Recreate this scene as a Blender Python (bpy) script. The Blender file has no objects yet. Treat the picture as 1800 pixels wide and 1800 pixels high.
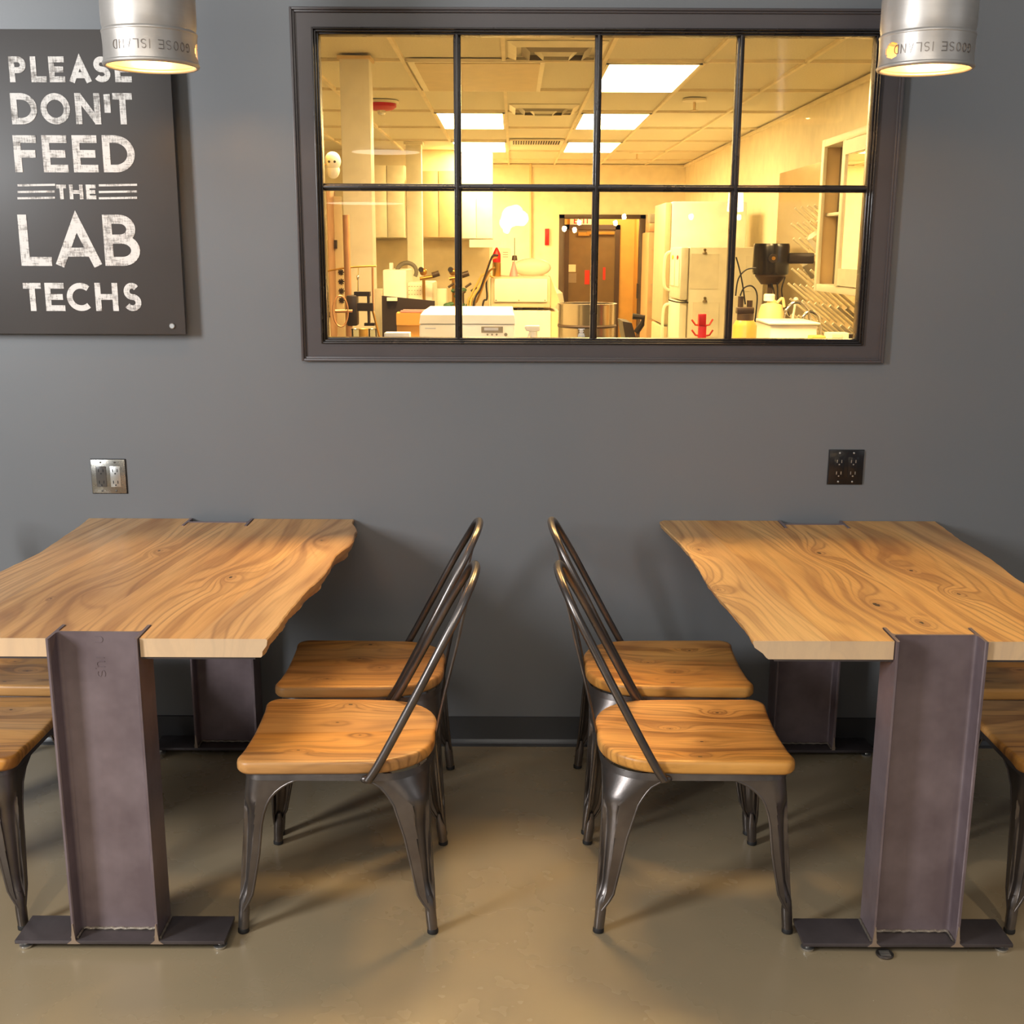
import bpy, bmesh, math, random
from mathutils import Vector, Matrix
S = bpy.context.scene
COL = S.collection
PI = math.pi
rnd = random.Random(7)

# ------------------------------------------------------------------ camera
F_PX, PITCH, ROLL, CAM_Y, CAM_Z = 2029.8, 12.8155, 0.2135, -3.678, 1.652
cd = bpy.data.cameras.new('camera'); cam = bpy.data.objects.new('camera', cd); COL.objects.link(cam)
cd.sensor_width = 36; cd.sensor_fit = 'HORIZONTAL'; cd.lens = 36 * F_PX / 1800; cd.clip_start = 0.05; cd.clip_end = 100
cam.matrix_world = (Matrix.Translation((0, CAM_Y, CAM_Z)) @ Matrix.Rotation(math.radians(90 - PITCH), 4, 'X')
                    @ Matrix.Rotation(math.radians(ROLL), 4, 'Z'))
S.camera = cam
# ------------------------------------------------------------------ world, lights, exposure
S.view_settings.view_transform = 'Standard'; S.view_settings.look = 'None'
S.view_settings.gamma = 1; S.view_settings.exposure = 0.0; S.view_settings.use_curve_mapping = False
S.cycles.use_denoising = True
w = bpy.data.worlds.new('world'); S.world = w; w.use_nodes = True
w.node_tree.nodes['Background'].inputs[0].default_value = (0.80, 0.86, 0.92, 1)
w.node_tree.nodes['Background'].inputs[1].default_value = 0.17


def aim(o, tgt):
    d = Vector(tgt) - o.location
    o.rotation_euler = d.to_track_quat('-Z', 'Y').to_euler()


def area(name, loc, tgt, sx, sy, power, color):
    l = bpy.data.lights.new(name, 'AREA'); l.shape = 'RECTANGLE'; l.size = sx; l.size_y = sy
    l.energy = power; l.color = color
    o = bpy.data.objects.new(name, l); COL.objects.link(o); o.location = loc; aim(o, tgt); return o


def spot(name, loc, tgt, deg, blend, power, color, rad=0.03):
    l = bpy.data.lights.new(name, 'SPOT'); l.spot_size = math.radians(deg); l.spot_blend = blend
    l.energy = power; l.color = color; l.shadow_soft_size = rad
    o = bpy.data.objects.new(name, l); COL.objects.link(o); o.location = loc; aim(o, tgt); return o


WARM = (1.0, 0.62, 0.27)
area('daylight_left', (-3.8, -3.7, 2.4), (-0.5, -0.3, 0.3), 0.8, 1.3, 190, (0.95, 0.98, 1.0))
area('daylight_right', (4.6, -3.8, 2.6), (0.6, 0.0, 1.0), 1.6, 2.0, 9, (0.9, 0.95, 1.0))
area('daylight_behind', (-0.6, -5.6, 4.4), (-0.2, -1.0, 0.3), 3.5, 1.6, 92, (1.0, 0.95, 0.86))
for x, pw in ((-1.6, 190), (0.1, 60), (1.9, 250)):
    spot('floor_fill_spot', (x, -3.5, 3.3), (x, -2.5, 0), 60, 0.9, pw, (1.0, 0.82, 0.58), 0.06)  # unseen warm fill spots added to brighten the front floor

# ------------------------------------------------------------------ helpers
def ray(px, py):
    u, v = px - 900, py - 900
    r = math.radians(-ROLL); u, v = u * math.cos(r) - v * math.sin(r), u * math.sin(r) + v * math.cos(r)
    c, q = math.cos(math.radians(PITCH)), math.sin(math.radians(PITCH)); up = -v / F_PX
    return Vector((u / F_PX, c + up * q, -q + up * c))


def at(px, py, y):                       # world point of the photo position on the vertical plane at distance y
    d = ray(px, py); t = (y - CAM_Y) / d.y
    return Vector((t * d.x, y, CAM_Z + t * d.z))


def at_z(px, py, z):
    d = ray(px, py); t = (z - CAM_Z) / d.z
    return Vector((t * d.x, CAM_Y + t * d.y, z))


class MB:
    def __init__(s): s.bm = bmesh.new()

    def box(s, x0, x1, y0, y1, z0, z1, bev=0.0, seg=2):
        if x0 > x1: x0, x1 = x1, x0
        if y0 > y1: y0, y1 = y1, y0
        if z0 > z1: z0, z1 = z1, z0
        r = bmesh.ops.create_cube(s.bm, size=1)
        vs = r['verts']
        for v in vs:
            v.co = Vector(((x0 + x1) / 2 + v.co.x * (x1 - x0), (y0 + y1) / 2 + v.co.y * (y1 - y0), (z0 + z1) / 2 + v.co.z * (z1 - z0)))
        if bev > 0:
            es = list({e for v in vs for e in v.link_edges})
            bmesh.ops.bevel(s.bm, geom=es, offset=bev, segments=seg, affect='EDGES', profile=0.5)
        return s

    def tube(s, pts, r, seg=10, caps=True, radii=None, closed=False):
        pts = [Vector(p) for p in pts]; n = len(pts); rings = []
        prev = None
        for i, p in enumerate(pts):
            if closed: t = pts[(i + 1) % n] - pts[i - 1]
            else: t = pts[min(i + 1, n - 1)] - pts[max(i - 1, 0)]
            t.normalize()
            if prev is None:
                a = Vector((0, 0, 1)) if abs(t.z) < 0.9 else Vector((1, 0, 0))
                nx = t.cross(a).normalized()
            else:
                nx = (prev - t * prev.dot(t)).normalized()
            prev = nx; ny = t.cross(nx)
            rr = radii[i] if radii else r
            rings.append([s.bm.verts.new(p + (nx * math.cos(2 * PI * k / seg) + ny * math.sin(2 * PI * k / seg)) * rr) for k in range(seg)])
        for i in range(n - 1 if not closed else n):
            a, b = rings[i], rings[(i + 1) % n]
            for k in range(seg): s.bm.faces.new((a[k], a[(k + 1) % seg], b[(k + 1) % seg], b[k]))
        if caps and not closed:
            s.bm.faces.new(list(reversed(rings[0]))); s.bm.faces.new(rings[-1])
        return s

    def cyl(s, p0, p1, r, r1=None, seg=24):
        return s.tube([p0, p1], r, seg, radii=[r, r if r1 is None else r1])

    def lathe(s, prof, c=(0, 0, 0), seg=32, axis='Z', close=True):
        rings = []
        for (r, h) in prof:
            ring = []
            for k in range(seg):
                a = 2 * PI * k / seg
                if axis == 'Z': co = Vector((r * math.cos(a), r * math.sin(a), h))
                elif axis == 'Y': co = Vector((r * math.cos(a), h, r * math.sin(a)))
                else: co = Vector((h, r * math.cos(a), r * math.sin(a)))
                ring.append(s.bm.verts.new(co + Vector(c)))
            rings.append(ring)
        for a, b in zip(rings, rings[1:]):
            for k in range(seg): s.bm.faces.new((a[k], a[(k + 1) % seg], b[(k + 1) % seg], b[k]))
        if close:
            for ring in (rings[0], rings[-1]):
                try: s.bm.faces.new(ring)
                except ValueError: pass
        return s

    def prism(s, poly, a0, a1, plane='XY'):
        """poly extruded between a0 and a1 along the axis normal to plane"""
        def m(p, h): return Vector((p[0], p[1], h)) if plane == 'XY' else (Vector((p[0], h, p[1])) if plane == 'XZ' else Vector((h, p[0], p[1])))
        A = [s.bm.verts.new(m(p, a0)) for p in poly]; B = [s.bm.verts.new(m(p, a1)) for p in poly]
        n = len(poly)
        for i in range(n): s.bm.faces.new((A[i], A[(i + 1) % n], B[(i + 1) % n], B[i]))
        f1 = s.bm.faces.new(A); f2 = s.bm.faces.new(B); f1.normal_update(); f2.normal_update()
        bmesh.ops.triangulate(s.bm, faces=[f1, f2])
        return s

    def sphere(s, c, r, sc=(1, 1, 1), seg=20):
        q = bmesh.ops.create_uvsphere(s.bm, u_segments=seg, v_segments=max(6, seg // 2), radius=1)
        for v in q['verts']: v.co = Vector((v.co.x * r * sc[0], v.co.y * r * sc[1], v.co.z * r * sc[2])) + Vector(c)
        return s

    def xform(s, M):
        bmesh.ops.transform(s.bm, matrix=M, verts=s.bm.verts[:]); return s

    def build(s, name, mat, parent=None, smooth=35, loc=None, merge=0.0):
        if merge: bmesh.ops.remove_doubles(s.bm, verts=s.bm.verts[:], dist=merge)
        bmesh.ops.recalc_face_normals(s.bm, faces=s.bm.faces[:])
        me = bpy.data.meshes.new(name); s.bm.to_mesh(me); s.bm.free()
        if smooth:
            me.polygons.foreach_set('use_smooth', [True] * len(me.polygons))
            me.set_sharp_from_angle(angle=math.radians(smooth))
        me.materials.append(mat)
        o = bpy.data.objects.new(name, me); COL.objects.link(o)
        if parent: o.parent = parent
        if loc: o.location = loc
        return o


def tag(o, label, cat, group=None):
    o['label'] = label; o['category'] = cat
    if group: o['group'] = group
    return o


def thing(name, label, cat, loc=(0, 0, 0), rz=0, group=None):
    o = bpy.data.objects.new(name, None); COL.objects.link(o); o.location = loc; o.rotation_euler = (0, 0, rz)
    o.empty_display_size = 0.1
    return tag(o, label, cat, group)


def struct(o):
    o['kind'] = 'structure'; return o


def copy_tree(o, parent=None):
    kids = list(o.children)
    c = o.copy(); COL.objects.link(c)
    if parent: c.parent = parent
    for k in kids: copy_tree(k, c)
    return c

# ------------------------------------------------------------------ materials
def srgb(r, g, b):
    f = lambda v: (v / 255 / 12.92) if v / 255 <= 0.04045 else ((v / 255 + 0.055) / 1.055) ** 2.4
    return (f(r), f(g), f(b), 1)


class NT:
    def __init__(s, name):
        s.m = bpy.data.materials.new(name); s.m.use_nodes = True; s.t = s.m.node_tree
        s.b = s.t.nodes['Principled BSDF']; s.out = s.t.nodes['Material Output']

    def n(s, typ, **kw):
        nd = s.t.nodes.new(typ)
        for k, v in kw.items():
            if k.startswith('_'): setattr(nd, k[1:], v)
            else:
                key = int(k[1:]) if k[0] == 'i' and k[1:].isdigit() else k.replace('_', ' ')
                s.put(nd.inputs[key], v)
        return nd

    def put(s, inp, v):
        if isinstance(v, bpy.types.NodeSocket): s.t.links.new(v, inp)
        else: inp.default_value = v

    def math(s, op, a, b=None, c=None):
        nd = s.t.nodes.new('ShaderNodeMath'); nd.operation = op; s.put(nd.inputs[0], a)
        if b is not None: s.put(nd.inputs[1], b)
        if c is not None: s.put(nd.inputs[2], c)
        return nd.outputs[0]

    def vmath(s, op, a, b):
        nd = s.t.nodes.new('ShaderNodeVectorMath'); nd.operation = op; s.put(nd.inputs[0], a); s.put(nd.inputs[1], b)
        return nd.outputs[1] if op in ('DISTANCE', 'LENGTH') else nd.outputs[0]

    def coord(s, kind='Object'): return s.t.nodes.new('ShaderNodeTexCoord').outputs[kind]

    def mapping(s, vec, scale=(1, 1, 1), loc=(0, 0, 0)):
        nd = s.t.nodes.new('ShaderNodeMapping'); s.put(nd.inputs['Vector'], vec)
        nd.inputs['Scale'].default_value = scale; nd.inputs['Location'].default_value = loc
        return nd.outputs[0]

    def noise(s, vec, scale, detail=2, rough=0.5, w=None, dist=0.0):
        nd = s.t.nodes.new('ShaderNodeTexNoise')
        if w is not None: nd.noise_dimensions = '4D'; s.put(nd.inputs['W'], w)
        s.put(nd.inputs['Vector'], vec); nd.inputs['Scale'].default_value = scale
        nd.inputs['Detail'].default_value = detail; nd.inputs['Roughness'].default_value = rough; nd.inputs['Distortion'].default_value = dist
        return nd.outputs['Fac']

    def ramp(s, fac, stops, interp='LINEAR'):
        nd = s.t.nodes.new('ShaderNodeValToRGB'); s.put(nd.inputs[0], fac); cr = nd.color_ramp; cr.interpolation = interp
        while len(cr.elements) > 1: cr.elements.remove(cr.elements[-1])
        cr.elements[0].position = stops[0][0]; cr.elements[0].color = stops[0][1]
        for p, c in stops[1:]: cr.elements.new(p).color = c
        return nd.outputs[0]

    def mix(s, fac, a, b, blend='MIX'):
        nd = s.t.nodes.new('ShaderNodeMix'); nd.data_type = 'RGBA'; nd.blend_type = blend
        s.put(nd.inputs[0], fac); s.put(nd.inputs[6], a); s.put(nd.inputs[7], b); return nd.outputs[2]

    def bump(s, h, strength=0.2, dist=0.01):
        nd = s.t.nodes.new('ShaderNodeBump'); nd.inputs['Strength'].default_value = strength; nd.inputs['Distance'].default_value = dist
        s.put(nd.inputs['Height'], h); s.t.links.new(nd.outputs[0], s.b.inputs['Normal'])

    def set(s, **kw):
        for k, v in kw.items(): s.put(s.b.inputs[k.replace('_', ' ')], v)
        return s


def plain(name, rgb, rough=0.5, metal=0.0, var=0.06, scale=8, bump=0.0, **kw):
    """a plain coloured surface with a faint procedural unevenness of tone and gloss"""
    q = NT(name); c = srgb(*rgb); co = q.coord()
    n = q.noise(co, scale, 4)
    lo = tuple(v * (1 - var) for v in c[:3]) + (1,); hi = tuple(min(1, v * (1 + var)) for v in c[:3]) + (1,)
    q.set(Base_Color=q.ramp(n, [(0.3, lo), (0.7, hi)]), Roughness=q.math('MULTIPLY_ADD', n, 0.12, rough - 0.06), Metallic=metal)
    if bump: q.bump(q.noise(co, scale * 8, 3), bump, 0.003)
    for k, v in kw.items(): q.put(q.b.inputs[k.replace('_', ' ')], v)
    return q.m


def emit(name, rgb, strength, base=None):
    q = NT(name); q.set(Base_Color=srgb(*(base or rgb)), Emission_Color=srgb(*rgb), Emission_Strength=strength)
    return q.m


def wood_mat(name, along, boards=0.0, base=(196, 150, 98), dark=(128, 84, 50), light=(218, 176, 122), knots=(), rings=9.0, dens=1.0, rough=0.33, perobj=True, edge_light=True, tilt=0.0):
    """plank wood: contour-like growth rings, fine fibre, board joints and knots; along = axis of the grain"""
    q = NT(name); co = q.coord()
    sp = q.n('ShaderNodeSeparateXYZ', Vector=co)
    X, Y, Z = sp.outputs
    A, B = (Y, X) if along == 'Y' else (X, Y)           # A along grain, B across
    if tilt: B = q.math('MULTIPLY_ADD', A, tilt, B)
    info = q.t.nodes.new('ShaderNodeObjectInfo').outputs['Random'] if perobj else 0.37
    wv = q.math('MULTIPLY', info, 37.0)
    if boards:
        bi = q.math('FLOOR', q.math('DIVIDE', B, boards))
        wv = q.math('MULTIPLY_ADD', bi, 3.17, wv)
    # knots push the rings aside
    Bk = B; kmask = None; kdark = None
    for (ka, kb, kr, *soft) in knots:
        da = q.math('MULTIPLY', q.math('SUBTRACT', A, ka), 0.55)
        db = q.math('SUBTRACT', B, kb + tilt * ka)
        d = q.math('SQRT', q.math('ADD', q.math('MULTIPLY', da, da), q.math('MULTIPLY', db, db)))
        g = q.math('POWER', 2.718, q.math('MULTIPLY', d, -1.0 / (kr * 3.2)))
        kmask = g if kmask is None else q.math('MAXIMUM', kmask, g)
        if soft: continue
        nj = q.noise(co, 60, 3)
        dd = q.math('LESS_THAN', q.math('MULTIPLY_ADD', nj, kr * 0.9, q.math('SUBTRACT', d, kr * 0.45)), kr * 0.30)
        kdark = dd if kdark is None else q.math('MAXIMUM', kdark, dd)
    cv = q.n('ShaderNodeCombineXYZ', i0=q.math('MULTIPLY', A, 0.8 * dens), i1=q.math('MULTIPLY', B, 4.2 * dens), i2=q.math('MULTIPLY', Z, 3.0)).outputs[0]
    big = q.noise(cv, 1.0, 2.0, 0.4, w=wv, dist=0.15)
    big = q.math('MULTIPLY_ADD', B, 1.5 * dens, q.math('MULTIPLY', big, 0.85))
    if kmask is not None: big = q.math('MULTIPLY_ADD', kmask, 0.30, big)
    ring = q.math('SINE', q.math('MULTIPLY', big, rings * 6.283))
    ring = q.math('MULTIPLY_ADD', ring, 0.5, 0.5)
    ring = q.math('POWER', ring, 2.2)
    fine = q.math('POWER', q.math('MULTIPLY_ADD', q.math('SINE', q.math('MULTIPLY', big, rings * 6.283 * 3.0)), 0.5, 0.5), 5.0)
    gate = q.ramp(q.noise(q.n('ShaderNodeCombineXYZ', i0=q.math('MULTIPLY', A, 1.1), i1=q.math('MULTIPLY', B, 6.0), i2=Z).outputs[0], 1.0, 2, 0.5, w=q.math('ADD', wv, 11.0)), [(0.44, (0, 0, 0, 1)), (0.60, (1, 1, 1, 1))])
    fv = q.n('ShaderNodeCombineXYZ', i0=q.math('MULTIPLY', A, 6.0), i1=q.math('MULTIPLY', B, 190.0), i2=q.math('MULTIPLY', Z, 60.0)).outputs[0]
    fib = q.noise(fv, 1.0, 3, 0.6, w=wv)
    mv = q.n('ShaderNodeCombineXYZ', i0=q.math('MULTIPLY', A, 1.6 * dens), i1=q.math('MULTIPLY', B, 9.0 * dens), i2=Z).outputs[0]
    mid = q.noise(mv, 1.0, 3, 0.5, w=q.math('ADD', wv, 5.0))
    col = q.mix(q.ramp(mid, [(0.35, (0, 0, 0, 1)), (0.7, (1, 1, 1, 1))]), srgb(*base), srgb(*light))
    col = q.mix(q.math('MULTIPLY', ring, q.ramp(mid, [(0.3, (0.85, 0.85, 0.85, 1)), (0.60, (0.12, 0.12, 0.12, 1))])), col, srgb(*dark))
    col = q.mix(q.math('MULTIPLY', q.ramp(fib, [(0.45, (0, 0, 0, 1)), (0.75, (1, 1, 1, 1))]), 0.30), col, srgb(*dark))
    col = q.mix(q.math('MULTIPLY', q.math('MULTIPLY', fine, gate), 0.55), col, srgb(*dark))
    if boards:
        tone = q.n('ShaderNodeTexWhiteNoise', _noise_dimensions='1D', W=wv).outputs[0]
        hs = q.n('ShaderNodeHueSaturation', Color=col, Value=q.math('MULTIPLY_ADD', tone, 0.22, 0.88), Saturation=q.math('MULTIPLY_ADD', tone, 0.1, 0.95))
        col = hs.outputs[0]
    if kmask is not None:
        col = q.mix(q.math('MULTIPLY', q.math('POWER', kmask, 2.0), 0.55), col, srgb(*dark))
        col = q.mix(q.math('MULTIPLY', kdark, 0.9), col, srgb(38, 24, 18))
    if edge_light:                                        # sawn end grain is paler than the oiled top
        gn = q.t.nodes.new('ShaderNodeNewGeometry'); tc = q.n('ShaderNodeSeparateXYZ', Vector=q.coord('Normal'))
        e = q.math('POWER', q.math('ABSOLUTE', tc.outputs[1] if along == 'Y' else tc.outputs[0]), 6.0)
        col = q.mix(q.math('MULTIPLY', e, 0.75), col, srgb(228, 196, 160))
    q.set(Base_Color=col, Roughness=q.math('MULTIPLY_ADD', fib, 0.15, rough), Specular_IOR_Level=0.45)
    q.bump(q.math('ADD', fib, ring), 0.06, 0.002)
    return q.m


def steel_mat(name, c1, c2, rough=0.38, metal=0.85, stretch=(18, 18, 1.2)):
    q = NT(name); co = q.coord()
    n = q.noise(q.mapping(co, stretch), 1.0, 4, 0.6)
    m = q.noise(co, 5, 4, 0.6); f = q.noise(co, 220, 2)
    col = q.mix(q.ramp(m, [(0.35, (0, 0, 0, 1)), (0.65, (1, 1, 1, 1))]), srgb(*c1), srgb(*c2))
    col = q.mix(q.math('MULTIPLY', n, 0.35), col, srgb(*[v * 0.55 for v in c1]))
    q.set(Base_Color=col, Metallic=metal, Roughness=q.math('ADD', q.math('MULTIPLY_ADD', n, 0.16, rough - 0.08), q.math('MULTIPLY', f, 0.05)))
    q.bump(q.math('ADD', f, n), 0.06, 0.002)
    return q.m


def glass_mat(name, tint=(1, 1, 1, 1), spec=1.0):
    q = NT(name); q.t.nodes.remove(q.b)
    tr = q.n('ShaderNodeBsdfTransparent', Color=tint); gl = q.n('ShaderNodeBsdfGlossy', Roughness=0.0, Color=(spec, spec, spec, 1))
    fr = q.n('ShaderNodeFresnel', IOR=1.5); mx = q.n('ShaderNodeMixShader', i0=fr.outputs[0], i1=tr.outputs[0], i2=gl.outputs[0])
    q.t.links.new(mx.outputs[0], q.out.inputs[0]); return q.m


def wall_mat():
    q = NT('grey_wall_paint'); co = q.coord()
    n = q.noise(co, 1.1, 3); f = q.noise(co, 160, 3)
    q.set(Base_Color=q.ramp(n, [(0.3, srgb(112, 114, 117)), (0.7, srgb(118, 119, 121))]), Roughness=q.math('MULTIPLY_ADD', n, 0.1, 0.33))
    q.bump(f, 0.05, 0.002); return q.m


def floor_mat():
    q = NT('sealed_concrete'); co = q.coord()
    n = q.noise(co, 1.3, 4, 0.5); m = q.noise(co, 3.5, 4, 0.6); f = q.noise(co, 120, 2)
    col = q.ramp(n, [(0.3, srgb(140, 126, 102)), (0.5, srgb(148, 132, 106)), (0.72, srgb(155, 138, 110))])
    col = q.mix(q.math('MULTIPLY', m, 0.22), col, srgb(120, 108, 86))
    sp = q.n('ShaderNodeTexVoronoi', Vector=co, Scale=22.0)
    pick = q.n('ShaderNodeSeparateColor', Color=sp.outputs['Color']).outputs[0]
    speck = q.math('MULTIPLY', q.math('LESS_THAN', sp.outputs['Distance'], 0.035), q.math('LESS_THAN', pick, 0.10))
    col = q.mix(q.math('MULTIPLY', speck, 0.7), col, srgb(214, 206, 184))
    q.set(Base_Color=col, Roughness=q.math('MULTIPLY_ADD', m, 0.16, 0.19), Specular_IOR_Level=0.5)
    q.bump(f, 0.02, 0.002); return q.m


def chalk_mat():
    q = NT('chalk_lettering'); co = q.coord()
    a = q.noise(q.mapping(co, (9, 1, 60)), 4, 4, 0.7); b = q.noise(q.mapping(co, (60, 1, 9)), 4, 4, 0.7); c = q.noise(co, 26, 4, 0.6)
    s_ = q.math('MULTIPLY', q.math('ADD', a, b), 0.5)
    s_ = q.math('ADD', q.math('MULTIPLY', s_, 0.62), q.math('MULTIPLY', c, 0.38))
    q.set(Base_Color=q.ramp(s_, [(0.38, srgb(120, 114, 110)), (0.45, srgb(186, 180, 175)), (0.51, srgb(234, 229, 224))]), Roughness=0.9); return q.m


def tile_ceiling_mat():
    q = NT('ceiling_tile'); co = q.coord(); n = q.noise(co, 90, 3)
    q.set(Base_Color=q.ramp(n, [(0.3, srgb(226, 218, 196)), (0.7, srgb(236, 230, 210))]), Roughness=0.9); return q.m


M = dict(
    wall=wall_mat(), floor=floor_mat(), chalk=chalk_mat(), tiles=tile_ceiling_mat(),
    base=plain('rubber_base', (62, 62, 64), 0.38), frame=plain('window_frame_paint', (82, 75, 75), 0.38, var=0.04, bump=0.05),
    sash=plain('black_sash_metal', (46, 40, 38), 0.28, 0.2), board=plain('blackboard', (68, 63, 61), 0.48, var=0.07, scale=3),
    gun=steel_mat('gunmetal_chair', (142, 134, 130), (108, 100, 96), 0.30, 0.9, (6, 6, 2)),
    beam=steel_mat('raw_steel_beam', (148, 132, 136), (120, 104, 108), 0.40, 0.4),
    plate=steel_mat('raw_steel_plate', (98, 90, 92), (80, 73, 74), 0.4, 0.5, (30, 3, 3)),
    ground=plain('ground_bare_steel', (196, 176, 160), 0.35, 0.8), weld=plain('weld_bead', (150, 140, 128), 0.4, 0.7, 0.3, 60, 0.5),
    keg=steel_mat('brushed_keg_steel', (232, 224, 216), (212, 203, 194), 0.42, 0.72, (2, 2, 26)),
    cooler=plain('brown_panel', (176, 140, 100), 0.45), kegtext_shade=plain('shaded_keg_steel', (150, 140, 132), 0.35, 0.8), kegin=plain('keg_inside_glow_tint', (235, 170, 90), 0.35, 0.8), glass=glass_mat('window_glass'),
    rubber=plain('black_rubber', (28, 26, 26), 0.6), stainless=steel_mat('stainless_plate', (190, 185, 176), (165, 160, 150), 0.25, 0.95, (3, 3, 40)),
    blackp=plain('black_plastic', (30, 26, 25), 0.22), slot=plain('outlet_slot', (8, 8, 8), 0.6), greyp=plain('grey_plastic', (84, 80, 76), 0.25),
    chrome=plain('chrome', (225, 225, 225), 0.08, 1.0), silver=plain('silver_screw', (210, 208, 204), 0.3, 0.9),
    lw=plain('lab_wall_paint', (244, 232, 205), 0.7), cream=plain('cream_enamel', (242, 234, 212), 0.4), white=plain('white_plastic', (246, 242, 232), 0.4),
    tan=plain('tan_laminate', (222, 196, 150), 0.5), beige=plain('beige_panel', (214, 196, 160), 0.5), card=plain('cardboard', (214, 160, 84), 0.8),
    dk=plain('dark_brown_metal', (80, 64, 50), 0.4, 0.2), dkp=plain('dark_machine', (56, 48, 44), 0.4, 0.3), olive=plain('olive_door', (120, 100, 62), 0.35),
    brick=None, red=plain('red_plastic', (196, 16, 4), 0.4), orange=plain('orange_red', (212, 50, 16), 0.5), yellow=plain('yellow_paint', (240, 205, 0), 0.45),
    copper=plain('copper_brown', (198, 150, 112), 0.35, 0.4), brass=plain('brass', (196, 150, 74), 0.3, 0.9), greyhose=plain('grey_hose', (110, 104, 92), 0.5),
    amber=plain('amber_liquid', (222, 170, 80), 0.3), jug=plain('cloudy_jug', (232, 206, 146), 0.35), lblue=plain('pale_blue_label', (214, 214, 222), 0.5),
    green=plain('green_plastic', (70, 110, 70), 0.5), lsteel=plain('lab_stainless', (186, 172, 146), 0.22, 0.9), pink=plain('pink_liquid', (226, 150, 150), 0.3),
    grey=plain('mid_grey', (150, 140, 122), 0.5), counter=plain('black_counter', (60, 56, 52), 0.4), paper=plain('paper_sheet', (244, 236, 214), 0.8),
    lfloor=plain('lab_floor', (170, 160, 140), 0.5), yellowwall=plain('ochre_wall', (226, 184, 96), 0.6),
    gold=plain('worn_bronze', (150, 108, 60), 0.22, 0.95, 0.3, 30), clear=glass_mat('clear_glass', (0.93, 0.95, 0.93, 1), 1.0),
    troffer=emit('troffer_lens', (255, 222, 150), 29), troffer_near=emit('troffer_lens_near', (255, 212, 138), 104), bulb=emit('filament_bulb', (255, 214, 150), 140), bulb2=emit('frosted_lamp', (255, 244, 225), 30),
    disc=emit('pendant_glow', (255, 240, 214), 9), kegbulb=emit('keg_bulb', (255, 190, 96), 10), concrete=plain('dark_rod', (60, 60, 60), 0.4, 0.6),
)
M['wood_l'] = wood_mat('table_wood_left', 'Y', 0.29, knots=[(-0.255, -0.139, 0.05, 1), (-0.094, 0.192, 0.012), (0.184, -0.082, 0.010), (0.313, 0.371, 0.016), (-0.291, -0.212, 0.009)], rings=7, perobj=False, tilt=-0.10)
M['wood_r'] = wood_mat('table_wood_right', 'Y', 0.31, base=(200, 152, 92), light=(222, 180, 118), knots=[(-0.318, -0.063, 0.026), (-0.461, 0.001, 0.013), (0.0, 0.131, 0.011), (0.076, 0.109, 0.03, 1), (0.186, -0.075, 0.016), (-0.222, 0.179, 0.011), (0.221, -0.422, 0.008), (-0.189, -0.436, 0.009)], rings=7, perobj=False, tilt=0.10)
M['seat'] = wood_mat('seat_wood', 'X', 0.135, base=(200, 140, 74), dark=(112, 66, 34), light=(222, 164, 96), knots=[(0.03, -0.06, 0.007), (-0.04, 0.02, 0.005), (0.01, -0.165, 0.011), (0.10, 0.12, 0.006)], rings=6, dens=1.6, edge_light=False)

# ------------------------------------------------------------------ structure
OX0, OX1, OZ0, OZ1 = -0.622, 1.128, 1.338, 2.316         # window opening in the wall
T = 0.12
m = MB()
m.box(-4.2, OX0, 0, T, 0, 3.3).box(OX1, 4.2, 0, T, 0, 3.3).box(OX0, OX1, 0, T, 0, OZ0).box(OX0, OX1, 0, T, OZ1, 3.3)
struct(m.build('wall_back', M['wall'], smooth=0))
struct(MB().box(-4.2, 4.2, -9.6, 0.0, -0.1, 0).build('floor', M['floor'], smooth=0))
struct(MB().box(-4.2, 4.2, T, 15.5, -0.1, -0.001).build('floor', M['lfloor'], smooth=0))
m = MB(); m.prism([(0, 0.006), (-0.018, 0.006), (-0.012, 0.012), (-0.007, 0.022), (-0.006, 0.1), (0, 0.102)], -4.2, 4.2, 'YZ')
m.box(-4.2, 4.2, -0.02, 0, 0, 0.008)
struct(m.build('baseboard_back', M['base'], smooth=20))

# window
FX0, FX1, FZ0, FZ1 = -0.666, 1.172, 1.3055, 2.350
GX0, GX1, GZ0, GZ1 = -0.589, 1.091, 1.374, 2.281
win = bpy.data.objects.new('window_1', None); COL.objects.link(win); struct(win); win.location = (0.253, 0.0, FZ0)
def wb(mb, name, mat, **k): return mb.xform(Matrix.Translation((-0.253, 0, -FZ0))).build(name, mat, win, **k)
def ring(m, a0, a1, c0, c1, b0, b1, d0, d1, y0, y1, bev=0.0):
    """rectangular frame, outer a0..a1 x c0..c1, inner b0..b1 x d0..d1"""
    m.box(a0, b0, y0, y1, c0, c1, bev); m.box(b1, a1, y0, y1, c0, c1, bev)
    m.box(b0, b1, y0, y1, c0, d0, bev); m.box(b0, b1, y0, y1, d1, c1, bev)
m = MB(); e = 0.011
ring(m, FX0 + e, FX1 - e, FZ0 + e, FZ1 - e, GX0 - 0.014, GX1 + 0.014, GZ0 - 0.014, GZ1 + 0.014, -0.006, 0.055)
wb(m, 'frame', M['frame'], smooth=0)
m = MB()
for (y0, y1, o) in ((-0.020, 0.0, 0.0), (-0.013, 0.0, 0.006)):
    ring(m, FX0 + o, FX1 - o, FZ0 + o, FZ1 - o, FX0 + o + 0.008, FX1 - o - 0.008, FZ0 + o + 0.008, FZ1 - o - 0.008, y0, y1, 0.002)
wb(m, 'edge_moulding', M['frame'], smooth=40)
m = MB()
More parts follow.
